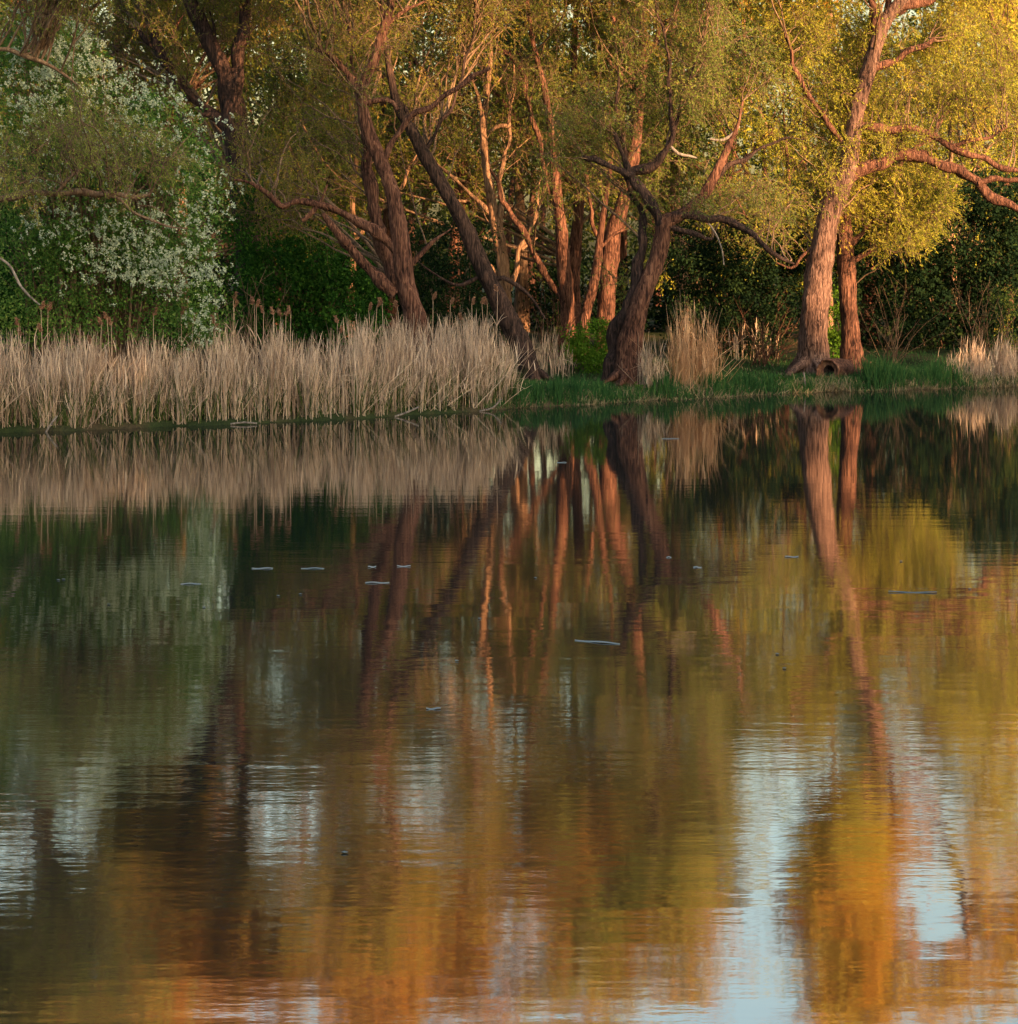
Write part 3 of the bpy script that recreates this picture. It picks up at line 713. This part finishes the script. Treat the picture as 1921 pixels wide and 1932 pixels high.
make_shrub('green_bush', 'sunlit green thicket between the dry reed clump and the thick pinkish trunk', 'bush', 67,
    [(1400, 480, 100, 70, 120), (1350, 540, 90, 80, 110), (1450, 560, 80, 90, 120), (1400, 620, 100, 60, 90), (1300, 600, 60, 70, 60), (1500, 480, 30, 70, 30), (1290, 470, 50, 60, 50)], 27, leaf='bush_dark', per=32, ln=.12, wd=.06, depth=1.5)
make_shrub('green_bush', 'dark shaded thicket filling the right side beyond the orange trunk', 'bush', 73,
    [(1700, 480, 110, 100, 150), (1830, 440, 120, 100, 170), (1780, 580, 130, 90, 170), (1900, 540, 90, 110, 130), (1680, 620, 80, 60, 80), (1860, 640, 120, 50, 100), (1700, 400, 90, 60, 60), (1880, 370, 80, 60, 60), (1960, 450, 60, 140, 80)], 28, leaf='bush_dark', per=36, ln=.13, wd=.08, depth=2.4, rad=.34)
make_shrub('green_bush', 'green leaves growing in the gap between the two right hand trunks', 'bush', 66.5,
    [(1580, 610, 30, 50, 40), (1576, 650, 22, 36, 24), (1570, 560, 26, 40, 14)], 29, leaf='ivy', per=22, ln=.09, wd=.05, rad=.2, depth=.4)
make_shrub('young_shrub', 'thin upright yellow green shrub at the right edge above the dry reeds', 'shrub', 63.6,
    [(1905, 610, 22, 70, 26), (1895, 570, 16, 40, 10), (1915, 660, 14, 50, 12)], 30, leaf='willow', per=14, ln=.08, wd=.03, rad=.2, depth=.4)
for k, (px, py, D, rx, ry, n_, lb) in enumerate([(1265, 738, 58.0, 14, 10, 9, 'in front of the golden reed clump'), (1395, 728, 59.2, 18, 9, 12, 'just right of the golden reed clump'), (1475, 718, 60.4, 16, 8, 9, 'left of the thick pinkish trunk'),
                                        (1660, 712, 62.4, 20, 9, 12, 'right of the orange trunk'), (1760, 716, 62.6, 22, 8, 12, 'between the iris-like tufts'), (1040, 742, 55.8, 20, 8, 10, 'near the end of the left reeds'), (1115, 733, 57.2, 18, 9, 10, 'in front of the bright green shrub')]):
    make_shrub('bank_weed', 'low leafy weed on the bank ' + lb, 'plant', D, [(px, py, rx, ry, n_)], 140 + k, leaf='ivy' if k % 2 else 'bush', per=22, ln=.07, wd=.04, rad=.12, depth=.3, stems=6)
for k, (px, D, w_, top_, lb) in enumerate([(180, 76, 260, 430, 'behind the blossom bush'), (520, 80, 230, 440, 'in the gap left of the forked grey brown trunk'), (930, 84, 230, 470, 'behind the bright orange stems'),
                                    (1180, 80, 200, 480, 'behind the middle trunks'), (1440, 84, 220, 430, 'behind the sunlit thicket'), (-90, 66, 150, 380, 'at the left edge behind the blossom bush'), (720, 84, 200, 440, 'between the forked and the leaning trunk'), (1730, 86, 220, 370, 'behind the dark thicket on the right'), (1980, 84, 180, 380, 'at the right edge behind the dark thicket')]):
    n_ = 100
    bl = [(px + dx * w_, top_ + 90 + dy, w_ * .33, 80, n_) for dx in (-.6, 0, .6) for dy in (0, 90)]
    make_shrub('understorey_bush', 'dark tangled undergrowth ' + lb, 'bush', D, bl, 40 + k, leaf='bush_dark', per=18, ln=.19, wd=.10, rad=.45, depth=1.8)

def bare_shrub(label, px, D, spread, hh, n, seed, mt='twig'):
    rng = np.random.default_rng(seed)
    x = (px - 960.5) / F * D; z = gz1(x, D)
    r_o = empty('bare_shrub', (x, D, z), label, 'shrub')
    S = np.stack([x + rng.normal(0, .12 + spread * .15, n), D + rng.normal(0, .15, n), np.full(n, z - .05)], 1)
    d = np.stack([rng.normal(0, spread, n), rng.normal(0, spread, n), np.ones(n)], 1)
    p = grow(S, d, hh * rng.uniform(.5, 1.1, n), 7, .10, (0, 0, -.03), rng)
    parts = [tubes(p, (.013 * np.linspace(1, .25, 8))[None] * rng.uniform(.6, 1.4, (n, 1)), 4)]
    i = np.repeat(np.arange(n), 5); j = rng.integers(2, 7, len(i))
    q = grow(p[i, j], norm(p[i, j] - p[i, j - 1]) + rng.normal(0, .5, (len(i), 3)), rng.uniform(.25, .7, len(i)), 4, .12, (0, 0, .02), rng)
    parts.append(tubes(q, (.006 * np.linspace(1, .3, 5))[None] * np.ones((len(i), 1)), 3))
    V_, Q_ = cat(parts)
    o = mesh_obj('stems', V_, Q_, M[mt], r_o, (x, D, z), smooth=True); o['kind'] = 'stuff'
bare_shrub('tangle of reddish bare stems under the sunlit thicket left of the thick pinkish trunk', 1440, 64.5, .45, 2.0, 34, 201, 'bark_red')
bare_shrub('thin bare bush in the dark just right of the slim orange trunk', 1680, 67, .4, 2.6, 22, 202)
bare_shrub('bare grey stems rising before the dark thicket near the right edge', 1850, 66, .35, 2.8, 24, 203)
bare_shrub('bare stems between the leaning trunk and the bright green shrub', 1040, 62.5, .4, 2.6, 26, 204, 'bark_red')
bare_shrub('bare twiggy bush behind the reeds right of the blossom bush', 455, 54, .4, 3.0, 26, 205)

# ------------------------------------------------------------------ reeds
def reed_mass(n, sampler, hfun, rng, rbase=.007, lean=.05, fallen=.09, blades=2):
    x, y = sampler(n)
    z = ground_z(x, y) - .08
    z = np.maximum(z, -.12)
    S = np.stack([x, y, z], 1)
    tuft = .5 + .5 * np.sin(x * 5.3 + 2 * np.sin(x * 1.9)) * np.sin(y * 3.1 + x)
    h_ = hfun(x, y) * (.48 + .12 * tuft + .54 * rng.uniform(0, 1, n) ** 1.4)
    d = np.stack([rng.normal(0, lean, n), rng.normal(0, lean, n), np.ones(n)], 1)
    fl = rng.uniform(0, 1, n) < fallen
    d[fl, 0] = rng.choice([-1, 1], fl.sum(), p=[.65, .35]) * rng.uniform(.4, 1.1, fl.sum())
    pts = grow(S, d, h_, 5, .045, (0, 0, -.02), rng)
    bk = rng.uniform(0, 1, n) < .12          # snapped stalks: the top folds over
    sg = rng.choice([-1, 1], bk.sum())
    for q_ in (4, 5):
        pts[bk, q_] = pts[bk, 3] + np.stack([sg * .16, rng.normal(0, .05, bk.sum()), rng.uniform(-.12, .05, bk.sum())], 1) * (q_ - 3)
    parts = [tubes(pts, (rbase * np.array([1, 1, .9, .8, .6, .3]))[None] * rng.uniform(.7, 1.3, (n, 1)), 3)]
    ct = .5 + .5 * np.sin(x * 6.1 + 3 * np.sin(x * 2.3 + y))
    tint = [np.repeat(np.clip(.45 * ct + .6 * rng.uniform(0, 1, n), 0, 1), 15)]
    # strap leaves hanging off the stalks
    i2 = np.repeat(np.arange(n), blades)
    j = rng.integers(1, 5, len(i2))
    Sb = pts[i2, j]
    a = rng.uniform(0, 6.28, len(i2))
    db = np.stack([np.cos(a) * .22, np.sin(a) * .22, rng.normal(1, .25, len(i2))], 1)
    L_ = rng.uniform(.25, .6, len(i2))
    pb = grow(Sb, db, L_, 2, .10, (0, 0, -.1), rng)
    side = norm(np.stack([-np.sin(a), np.cos(a), np.zeros(len(i2))], 1) + rng.normal(0, .5, (len(i2), 3)))
    w_ = rng.uniform(.006, .012, len(i2))[:, None]
    V_ = np.stack([pb[:, 0] - side * w_ * .6, pb[:, 0] + side * w_ * .6, pb[:, 1] + side * w_, pb[:, 1] - side * w_, pb[:, 2] + side * w_ * .15, pb[:, 2] - side * w_ * .15], 1).reshape(-1, 3)
    b0 = (np.arange(len(i2)) * 6)[:, None]
    Q_ = np.concatenate([b0 + [0, 1, 2, 3], b0 + [3, 2, 4, 5]], 1).reshape(-1, 4)
    parts.append((V_, Q_)); tint.append(np.repeat(rng.uniform(0, 1, len(i2)), 2))
    V_, Q_ = cat(parts)
    return V_, Q_, np.concatenate(tint)

rng = np.random.default_rng(60)
def px_of(x): return np.interp(x, BXw, BX)
XL, XR = -12.0, float(P(962, 0, 53.4)[0]) - .38
def s_left(n):
    x = rng.uniform(XL, XR, n)
    e_ = rng.uniform(0, 1, n) < .06; x[e_] = XR + rng.normal(.1, .16, e_.sum())
    keep = np.sin(x * 1.3) * .5 + np.sin(x * 3.1 + 1) * .3 + np.sin(x * 8.3) * .35
    x = x + .13 * np.sin(x * 7.0 + 2) + .05 * np.sin(x * 23) + .10 * np.sin(x * 3.1)
    t = rng.uniform(.02, 1, n) * 2.0
    return x, bank_y(x) + t
def h_left(x, y):
    q = px_of(x)
    return np.interp(q, [-100, 0, 250, 420, 560, 720, 800, 900, 945, 965], [1.68, 1.66, 1.5, 1.66, 1.6, 1.85, 2.0, 1.85, 1.7, 1.2]) * (1 + .10 * np.sin(x * 4.7) + .07 * np.sin(x * 11 + 1))
V_, Q_, tt = reed_mass(7000, s_left, h_left, rng)
o = mesh_obj('reed_bed', V_, Q_, M['reed'], tint=tt)
top(o, 'long bed of dry straw coloured reeds along the left waterline', 'reeds', kind='stuff')
# young green shoots between the dry stalks
n = 3800; x, y = s_left(n); z = np.maximum(ground_z(x, y), 0) - .03
d = np.stack([rng.normal(0, .22, n), rng.normal(0, .22, n), np.ones(n)], 1)
g = grow(np.stack([x, y, z], 1), d, rng.uniform(.3, 1.2, n), 3, .08, (0, 0, -.12), rng)
V_, Q_ = tubes(g, np.array([.009, .010, .007, .002])[None] * np.ones((n, 1)), 3)
o = mesh_obj('green_reed_shoots', V_, Q_, M['reedgreen'], tint=np.repeat(rng.uniform(0, 1, n), 9))
top(o, 'young green shoots growing up among the dry reeds', 'reed shoots', kind='stuff')

# tall single stalks with feathery heads standing above the bed
def plume_stalk(px, pyt, D, rng, proto_label, grp, first=[None]):
    x = (px - 960.5) / F * D
    zt = H - (pyt - YH) / F * D
    zb = max(gz1(x, D), 0)
    r_o = empty('plumed_reed', (x, D, zb), proto_label, 'reed', grp)
    hh = zt - zb
    pts = grow(np.array([[x - rng.normal(0, .12), D, zb - .1]]), [[0, 0, 1]], hh + .1, 6, .015, (0, 0, 0), rng)
    pts[0, :, 0] += (x - pts[0, -1, 0]) * np.linspace(0, 1, 7)
    V_, Q_ = tubes(pts, np.array([[.011, .010, .010, .009, .008, .007, .005]]), 5)
    mesh_obj('stem', V_, Q_, M['reed'], r_o, (x, D, zb), tint=np.full(len(Q_), .35), smooth=True)
    n = 90; e = pts[0, -1]
    t = rng.uniform(0, 1, n)
    sd = rng.choice([-1, 1])
    C = e + np.stack([rng.normal(0, .014, n) + sd * t * .05, rng.normal(0, .014, n), t * .17 - .05], 1)
    ax = np.stack([rng.normal(0, .4, n) + sd * .5, rng.normal(0, .4, n), rng.uniform(.2, 1, n)], 1)
    V_, Q_ = leaves(C, ax, .085 * (1.1 - t * .6), .024, rng)
    mesh_obj('plume', V_, Q_, M['plume'], r_o, (x, D, zb), tint=rng.uniform(0, 1, n))
    # two clasping leaves
    n = 3; j = rng.integers(2, 5, n); S = pts[0, j]
    d = np.stack([rng.choice([-1, 1], n) * .4, rng.normal(0, .2, n), np.ones(n)], 1)
    g = grow(S, d, .38, 3, .06, (0, 0, -.35), rng)
    for q in range(n):
        V_, Q_ = tubes(g[q:q + 1], np.array([[.010, .010, .007, .002]]), 3)
        mesh_obj('blade', V_, Q_, M['reed'], r_o, (x, D, zb), tint=np.full(len(Q_), .5))
rng = np.random.default_rng(61)
pl = [(38, 610), (38, 630), (76, 580), (90, 582), (80, 622), (190, 610), (202, 600), (210, 610), (173, 645), (290, 592), (341, 590), (364, 602), (405, 607), (404, 622), (443, 577), (441, 562), (483, 576), (480, 570), (497, 588), (517, 590),
      (530, 594), (540, 592), (548, 588), (637, 606), (696, 582), (711, 576), (721, 572), (750, 578), (817, 562), (850, 572), (890, 571), (909, 570), (920, 572), (939, 547), (640, 625), (872, 600)]
for px, py in pl:
    D = float(np.interp(px, BX, BD)) + rng.uniform(.6, 1.7)
    plume_stalk(px, py, D, rng, 'tall dry reed with a brown feathery head rising above the left reed bed', 'plumed reeds above the left bed')

def reed_clump(label, boxes, seed, hs, mt='reed'):
    rng = np.random.default_rng(seed)
    cx = np.mean([b[0] for b in boxes]); D0 = float(np.interp(cx, BX, BD)) + .5
    org = ((cx - 960.5) / F * D0, D0, 0.2)
    r_o = empty('reed_clump', org, label, 'reeds')
    Vs = []; T = []
    for (px, w_, n, hh, dd) in boxes:
        D = float(np.interp(px, BX, BD)) + dd
        def smp(n_, px=px, w_=w_, D=D):
            x = (px + rng.normal(0, .4, n_) * w_ - 960.5) / F * D
            return x, D + rng.normal(0, .25, n_)
        V_, Q_, tt = reed_mass(n, smp, lambda x, y, hh=hh: np.full(len(x), hh), rng, lean=.06, fallen=.05, blades=2)
        Vs.append((V_, Q_)); T.append(tt)
    V_, Q_ = cat(Vs)
    o = mesh_obj('stalks', V_, Q_, M[mt], r_o, org, tint=np.concatenate(T)); o['kind'] = 'stuff'
reed_clump('upright clump of dry golden reeds right of the gnarled willow', [(1278, 22, 60, 2.2, .7), (1308, 34, 90, 2.2, .8), (1335, 26, 70, 2.1, .8), (1292, 14, 40, 2.4, .7), (1352, 12, 14, 1.9, .9)], 70, 1, 'reed_gold')
reed_clump('thin tuft of dry reeds touching the right foot of the gnarled willow', [(1222, 26, 60, 1.35, .9), (1240, 22, 30, 1.2, 1.0)], 71, 1)
reed_clump('low dry reeds at the right edge of the bank', [(1850, 30, 90, 1.0, .7), (1895, 30, 120, 1.15, .7), (1940, 40, 90, 1.4, .8), (1800, 30, 40, .7, .8), (1820, 20, 12, 1.4, 1.)], 72, 1)
reed_clump('orange lit broken reeds between the leaning trunk and the bright green shrub', [(1035, 44, 30, 1.3, 5.5), (1022, 24, 16, 1.6, 5.5), (1060, 26, 16, 1.2, 5.6)], 73, 1)
reed_clump('reddish dead stems in front of the sunlit thicket', [(1430, 60, 26, 1.3, 7.5), (1400, 30, 12, 1.1, 7.4)], 74, 1)

# ------------------------------------------------------------------ grass on the bank
rng = np.random.default_rng(80)
def blades(n, x, y, hlo, hhi, wd, lean, rng, droop=-.25):
    S = np.stack([x, y, np.maximum(ground_z(x, y), -.02) - .02], 1)
    a = rng.uniform(0, 6.28, n)
    d = np.stack([rng.normal(0, lean, n), rng.normal(0, lean, n), np.ones(n)], 1)
    p = grow(S, d, hlo + (hhi - hlo) * rng.uniform(0, 1, n), 3, .06, (0, 0, droop), rng)
    side = np.stack([np.cos(a), np.sin(a), np.zeros(n)], 1)[:, None] * (wd * np.array([1, .95, .65, .12]))[None, :, None] * rng.uniform(.7, 1.3, (n, 1, 1))
    V_ = np.stack([p - side, p + side], 2).reshape(-1, 3)
    b0 = (np.arange(n) * 8)[:, None]
    Q_ = np.concatenate([b0 + [0, 1, 3, 2], b0 + [2, 3, 5, 4], b0 + [4, 5, 7, 6]], 1).reshape(-1, 4)
    return V_, Q_
n = 46000
x = rng.uniform(XR - .2, 18, n); t = np.abs(rng.normal(0, 1, n)) ** 1.2 * 3.0 - .05
y = bank_y(x) + t
hs = .6 + .4 * np.sin(x * 2.1) * np.sin(y * 1.7 + 1)
pt = .5 + .5 * np.sin(x * 1.9 + np.sin(y * 2.2)) * np.sin(y * 1.7 + x * .6)
V_, Q_ = blades(n, x, y, .05, .12 + .16 * pt, .007, .35, rng)
tint = np.clip(rng.uniform(0, .5, n) + .42 * (1 - pt) + (rng.uniform(0, 1, n) < .07) * .6, 0, 1)
o = mesh_obj('grass', V_, Q_, M['grass'], tint=np.repeat(tint, 3))
top(o, 'short green grass covering the bank on the right', 'grass', kind='stuff')
# taller tufts at the water's edge, green and dead mixed
parts = []; tints = []
n = 5200; x = rng.uniform(-.1, 16, n); x += .12 * np.sin(x * 9) + .2 * np.sin(x * 2.7); y = bank_y(x) + rng.uniform(.02, .6, n)
parts.append(blades(n, x, y, .07, .28, .008, .25, rng)); tints.append(rng.uniform(.1, .9, n * 1).repeat(3))
for (px, w_, n, h0, h1, t0) in [(1660, 26, 340, .4, .85, .5), (1690, 18, 220, .35, .75, .5), (1640, 14, 160, .4, .8, .5), (1770, 24, 260, .35, .7, .55), (1800, 12, 140, .3, .6, .5), (1735, 40, 300, .25, .5, .55),
                            (1410, 30, 260, .25, .5, .4), (1450, 20, 200, .2, .45, .4), (1050, 16, 200, .3, .55, .35), (1085, 14, 180, .3, .5, .3), (1012, 16, 200, .25, .5, .4), (975, 20, 260, .3, .6, .4), (1130, 30, 260, .2, .4, .4), (1250, 30, 240, .3, .55, .5), (1340, 40, 320, .3, .6, .5), (1560, 60, 300, .15, .35, .5)]:
    D = float(np.interp(px, BX, BD)) + .6
    x = (px + rng.normal(0, .5, n) * w_ - 960.5) / F * D; y = D + rng.normal(-.1, .3, n); y = np.maximum(y, bank_y(x) - .03)
    parts.append(blades(n, x, y, h0, h1, .011, .16, rng, -.12)); tints.append(np.clip(rng.normal(t0, .2, n), 0, .88).repeat(3))
V_, Q_ = cat(parts)
o = mesh_obj('tall_grass', V_, Q_, M['grass'], tint=np.concatenate(tints))
top(o, 'taller fresh green blades in tufts along the right waterline', 'grass', kind='stuff')
parts = []; tints = []
for (px, w_, n, h0, h1) in [(1545, 50, 240, .2, .5), (1590, 40, 200, .2, .45), (1700, 60, 420, .15, .4), (1750, 50, 420, .15, .4), (1830, 60, 420, .2, .5), (1400, 60, 180, .15, .4), (1100, 60, 160, .12, .3), (1210, 60, 220, .1, .35), (1310, 60, 240, .2, .5), (1900, 50, 300, .2, .6), (980, 40, 160, .2, .5), (1480, 50, 160, .1, .3), (1568, 34, 260, .2, .42), (1060, 200, 500, .08, .22), (1300, 300, 700, .08, .22), (1600, 300, 900, .08, .25), (1850, 150, 500, .08, .25)]:
    D = float(np.interp(px, BX, BD)) + .3
    x = (px + rng.normal(0, .5, n) * w_ - 960.5) / F * D; y = D + rng.normal(-.1, .25, n); y = np.maximum(y, bank_y(x) - .04)
    parts.append(blades(n, x, y, h0 * .8, h1 * .9, .009, .5, rng, -.5)); tints.append(rng.uniform(.2, 1, n).repeat(3))
V_, Q_ = cat(parts)
o = mesh_obj('dead_grass', V_, Q_, M['drygrass'], tint=np.concatenate(tints))
top(o, 'pale dead grass hanging over the right waterline', 'grass', kind='stuff')

# ------------------------------------------------------------------ hollow log lying at the foot of the thick willow
m, N, L = mat('cut end grain'); M['endgrain'] = m
out = N.new('ShaderNodeOutputMaterial'); b = N.new('ShaderNodeBsdfPrincipled'); b.inputs['Roughness'].default_value = .85
tc = N.new('ShaderNodeTexCoord'); wv = N.new('ShaderNodeTexNoise'); wv.inputs['Scale'].default_value = 9; wv.inputs['Detail'].default_value = 6
r = ramp(N, [(.3, (.05, .02, .015)), (.5, (.16, .07, .045)), (.7, (.30, .17, .10))])
L.new(tc.outputs['Object'], wv.inputs[0]); L.new(wv.outputs[0], r.inputs[0]); L.new(r.outputs[0], b.inputs['Base Color']); L.new(b.outputs[0], out.inputs[0])
rng = np.random.default_rng(90)
DL = 61.4
c0 = P(1561, 697, DL); zl = gz1(c0[0], DL)
R0 = .44
c0[2] = zl + R0 * .58
ax_ = norm(np.array([[.62, 1.0, -.02]]))[0]
log = empty('hollow_log', (c0[0], c0[1], zl), 'short hollow log, open end to the water, at the foot of the thick willow', 'log')
rings = [(0.0, .30, 0), (0.0, .36, 0), (.0, .42, 0), (.02, .445, 0), (.12, .44, 0), (.5, .43, 0), (1.0, .44, 0), (1.5, .42, 0), (1.52, .30, 0)]
uu = norm(np.cross(ax_, [0, 0, 1])[None])[0]; vv = np.cross(uu, ax_)
K = 40
def ringpts(dist, rad, ph, am):
    dist = dist * .7
    a = np.arange(K) / K * 6.2832
    rr = rad * (1 + am * (.9 * np.sin(a * 2 + .5) + .7 * np.sin(a * 3 + 2) + .35 * np.sin(a * 7 + ph) + .25 * np.sin(a * 13 + ph * 2)))
    rr = rr * .76
    return c0 + ax_ * dist + np.cos(a)[:, None] * rr[:, None] * uu + np.sin(a)[:, None] * rr[:, None] * vv
def lathe(rs, am, ph=0.):
    V_ = np.concatenate([ringpts(d_, r_, ph, am) for d_, r_ in rs]); n_ = len(rs)
    i = (np.arange(n_ - 1) * K)[:, None]; k = np.arange(K)[None]; k2 = (k + 1) % K
    return V_, np.stack([i + k, i + k2, i + K + k2, i + K + k], -1).reshape(-1, 4)
V_, Q_ = lathe([(.02, .445), (.1, .46), (.4, .44), (.8, .45), (1.2, .44), (1.6, .40)], .08)
mesh_obj('bark', V_, Q_, M['bark_red'], log, (c0[0], c0[1], zl), smooth=True)
V_, Q_ = lathe([(.02, .445), (-.03, .425), (-.035, .395), (.02, .36), (.10, .30), (.13, .20)], .08)
mesh_obj('cut_end', V_, Q_, M['endgrain'], log, (c0[0], c0[1], zl))
V_, Q_ = lathe([(.13, .20), (.16, .18), (.3, .14), (.5, .08), (.7, .02)], .08)
mesh_obj('hollow', V_, Q_, M['bark_dark'], log, (c0[0], c0[1], zl), smooth=True)
# root flare stub right of it
st = empty('tree_stump', (*P(1596, 690, 62.6)[:2], gz1(*P(1596, 690, 62.6)[:2])), 'broken reddish stump and roots just right of the hollow log', 'stump')
o3 = np.array(st.location)
for a_, l_, r_ in [((-.5, -.4, .25), .6, .13), ((.5, -.3, .22), .65, .12), ((.1, -.6, .18), .55, .11), ((0, .2, .8), .45, .22)]:
    p = grow(o3[None] + [[0, 0, .02]], [a_], l_, 6, .08, (0, -.05, -.35 if a_[2] < .5 else 0), rng)
    V_, Q_ = tubes(p, np.linspace(r_, r_ * .35, 7)[None], 9, .08, rng)
    mesh_obj('root' if a_[2] < .5 else 'trunk', V_, Q_, M['bark_red'], st, o3, smooth=True)

# fallen stakes in the reeds
def pole(name, label, rows, wd, m_='deadwood'):
    c = spline([(*P(a, b_, d_), wd / 2 / F * d_) for a, b_, d_ in rows], .1)
    V_, Q_ = tubes(c[None, :, :3], c[None, :, 3], 8, .05, np.random.default_rng(int(rows[0][0])))
    o = mesh_obj(name, V_, Q_, M[m_], None, tuple(P(*rows[0])), smooth=True)
    top(o, label, 'branch')
pole('fallen_branch', 'pale broken branch slanting in the left reeds near the left end', [(86, 817, 45.9), (96, 800, 46.0), (108, 785, 46.1)], 4)
pole('fallen_branch', 'pale broken branch slanting in the reeds under the forked trunk', [(745, 786, 50.4), (768, 778, 50.5), (790, 768, 50.6)], 4)
pole('fallen_branch', 'pale forked branch at the waterline where the left reeds end', [(905, 776, 52.2), (930, 769, 52.4), (946, 752, 52.5)], 3.5)
pole('fallen_branch', 'flat grey branch lying on the water in front of the left reeds', [(435, 800, 47.9), (460, 797, 48.0), (485, 799, 48.0)], 4)
pole('thin_stake', 'thin white broken stake at the waterline left of the hollow log', [(1521, 742, 60.0), (1519, 722, 60.0), (1517, 703, 60.1)], 3)

# ------------------------------------------------------------------ things floating on the pond
def floating(label, px, py, lpx, tilt, seed):
    D = H * F / (py - YH); s = D / F
    rng = np.random.default_rng(seed)
    x = (px - 960.5) * s; l = lpx * s
    # a curled strap of bleached reed leaf lying on the surface
    n = 13; t = np.linspace(-.5, .5, n)
    cy = tilt * l * t + .003 * np.sin(t * 5 + seed)
    hw = (.018 + .014 * rng.uniform()) * rng.uniform(.7, 1.2, n) * (1 - (2 * np.abs(t)) ** 4) + .006
    V_ = []; 
    for k in range(n):
        zc = .006 + .004 * math.sin(t[k] * 7 + seed)
        for (dy, dz) in ((-hw[k], -.003), (0, .006), (hw[k], 0), (0, -.006)):
            V_.append((x + t[k] * l, D + cy[k] + dy, zc + dz))
    Q_ = [(4 * i + a, 4 * i + (a + 1) % 4, 4 * i + 4 + (a + 1) % 4, 4 * i + 4 + a) for i in range(n - 1) for a in range(4)]
    Q_ += [(0, 3, 2, 1), (4 * n - 4, 4 * n - 3, 4 * n - 2, 4 * n - 1)]
    o = mesh_obj('floating_reed', V_, Q_, M['floating'], None, (x, D, 0), tint=np.full(len(Q_), rng.uniform(0, 1)))
    top(o, label, 'floating reed', 'pale reed pieces floating on the pond')
fl = [('pale floating piece, left one of the long pair below the green bush', 495, 1073, 40, 0), ('pale floating piece, right one of the long pair below the green bush', 590, 1073, 44, 0), ('bluish floating piece under the white blossom reflection', 360, 1102, 38, .1),
      ('thick pale floating piece left of the dark trunk reflection', 712, 1100, 46, 0), ('short pale floating piece above the thick one by the trunk reflection', 702, 1070, 16, 0), ('short pale floating piece touching the trunk reflection', 762, 1069, 26, 0),
      ('short white floating piece near the bank below the bright green shrub', 1060, 873, 18, 0), ('longest tilted floating stick in the middle of the pond', 1127, 1212, 84, -.5), ('tiny pale floating piece at the left of the gnarled willow reflection tip', 1262, 1052, 10, 0),
      ('short pale floating piece beyond the gnarled willow reflection', 1316, 1071, 16, 0), ('pale floating piece left of the thick trunk reflection', 1494, 1051, 26, 0), ('long faint floating strand right of the trunk reflections', 1722, 1118, 90, -.1),
      ('small bluish floating piece beside the dark trunk reflection low down', 818, 1338, 28, 0), ('small floating piece near the bank below the dry reed clump', 1265, 828, 34, 0)]
for k, (lb, px, py, l_, ti) in enumerate(fl): floating(lb, px, py, l_, ti, k)
def fluff(px, py, seed):
    D = H * F / (py - YH); s = D / F; rng = np.random.default_rng(seed)
    bm = bmesh.new(); bmesh.ops.create_icosphere(bm, subdivisions=2, radius=.014)
    for v in bm.verts: v.co *= rng.uniform(.7, 1.2); v.co.z *= .45; v.co.x *= 1.4
    me = bpy.data.meshes.new('willow_fluff'); bm.to_mesh(me); bm.free(); me.materials.append(M['floating'])
    o = bpy.data.objects.new('willow_fluff', me); sc.collection.objects.link(o); o.location = ((px - 960.5) * s, D, .008)
    top(o, 'tiny tuft of white willow fluff floating on the dark water', 'fluff', 'white willow fluff on the pond')
for k, (a_, b_) in enumerate([(110, 1095), (120, 1094), (525, 1125), (567, 1122), (862, 1248), (1466, 1235), (1010, 1091), (385, 1147), (1830, 1112), (650, 1610), (905, 1168), (1480, 1262), (205, 1141), (1700, 1060)]): fluff(a_, b_, k)

# ------------------------------------------------------------------ wood on the right hand shore, outside the picture: it shades the near bank
hd = np.array([math.sin(az), -math.cos(az)]); nn = np.array([math.cos(az), math.sin(az)])
rng = np.random.default_rng(95)
C = []; tp = []; tr = []
def shade_h(q):   # tree height by its position across the sun's direction
    return np.interp(q, [5, 26, 31, 35, 38, 41.5, 44.5, 47, 75], [28.5, 27.5, 26, 25.5, 24, 22.5, 18.2, 17.4, 17.2])
for k in range(230):
    q = rng.uniform(4, 74) if k < 150 else rng.uniform(6, 40); s_ = rng.uniform(36, 48)
    p = nn * q + hd * s_
    z0 = max(gz1(p[0], p[1]), 0)
    hh = shade_h(q) * rng.uniform(.85, 1.05) - z0
    n = 46; f = rng.uniform(.02, 1, n); wd_ = 2.4 * np.sin(np.pi * np.clip(.3 + f * .66, 0, 1)) + .3
    a = rng.uniform(0, 6.28, n); u = np.sqrt(rng.uniform(0, 1, n))
    C.append(np.stack([p[0] + np.cos(a) * u * wd_, p[1] + np.sin(a) * u * wd_, z0 + f * hh], 1))
    pp = grow(np.array([[p[0], p[1], z0 - .2]]), [[0, 0, 1]], hh * .9, 7, .05, (0, 0, .1), rng)
    tp.append(pp[0]); tr.append(np.linspace(.28, .04, 8))
C = np.vstack(C)
V_, Q_, ii = blob_leaves(C, 1.0, 20, .62, .42, rng)
sw = mesh_obj('shore_wood', V_, Q_, M['bush_dark'], tint=rng.uniform(0, 1, len(ii)))
top(sw, 'dense wood on the right hand shore that shades the low part of the bank', 'woodland', kind='stuff')
V_, Q_ = tubes(np.array(tp), np.array(tr), 6)
t_ = mesh_obj('trunks', V_, Q_, M['bark_dark'], sw, smooth=True); t_['kind'] = 'stuff'
print('faces', sum(len(o.data.polygons) for o in sc.objects if o.type == 'MESH'), 'objects', len(sc.objects))
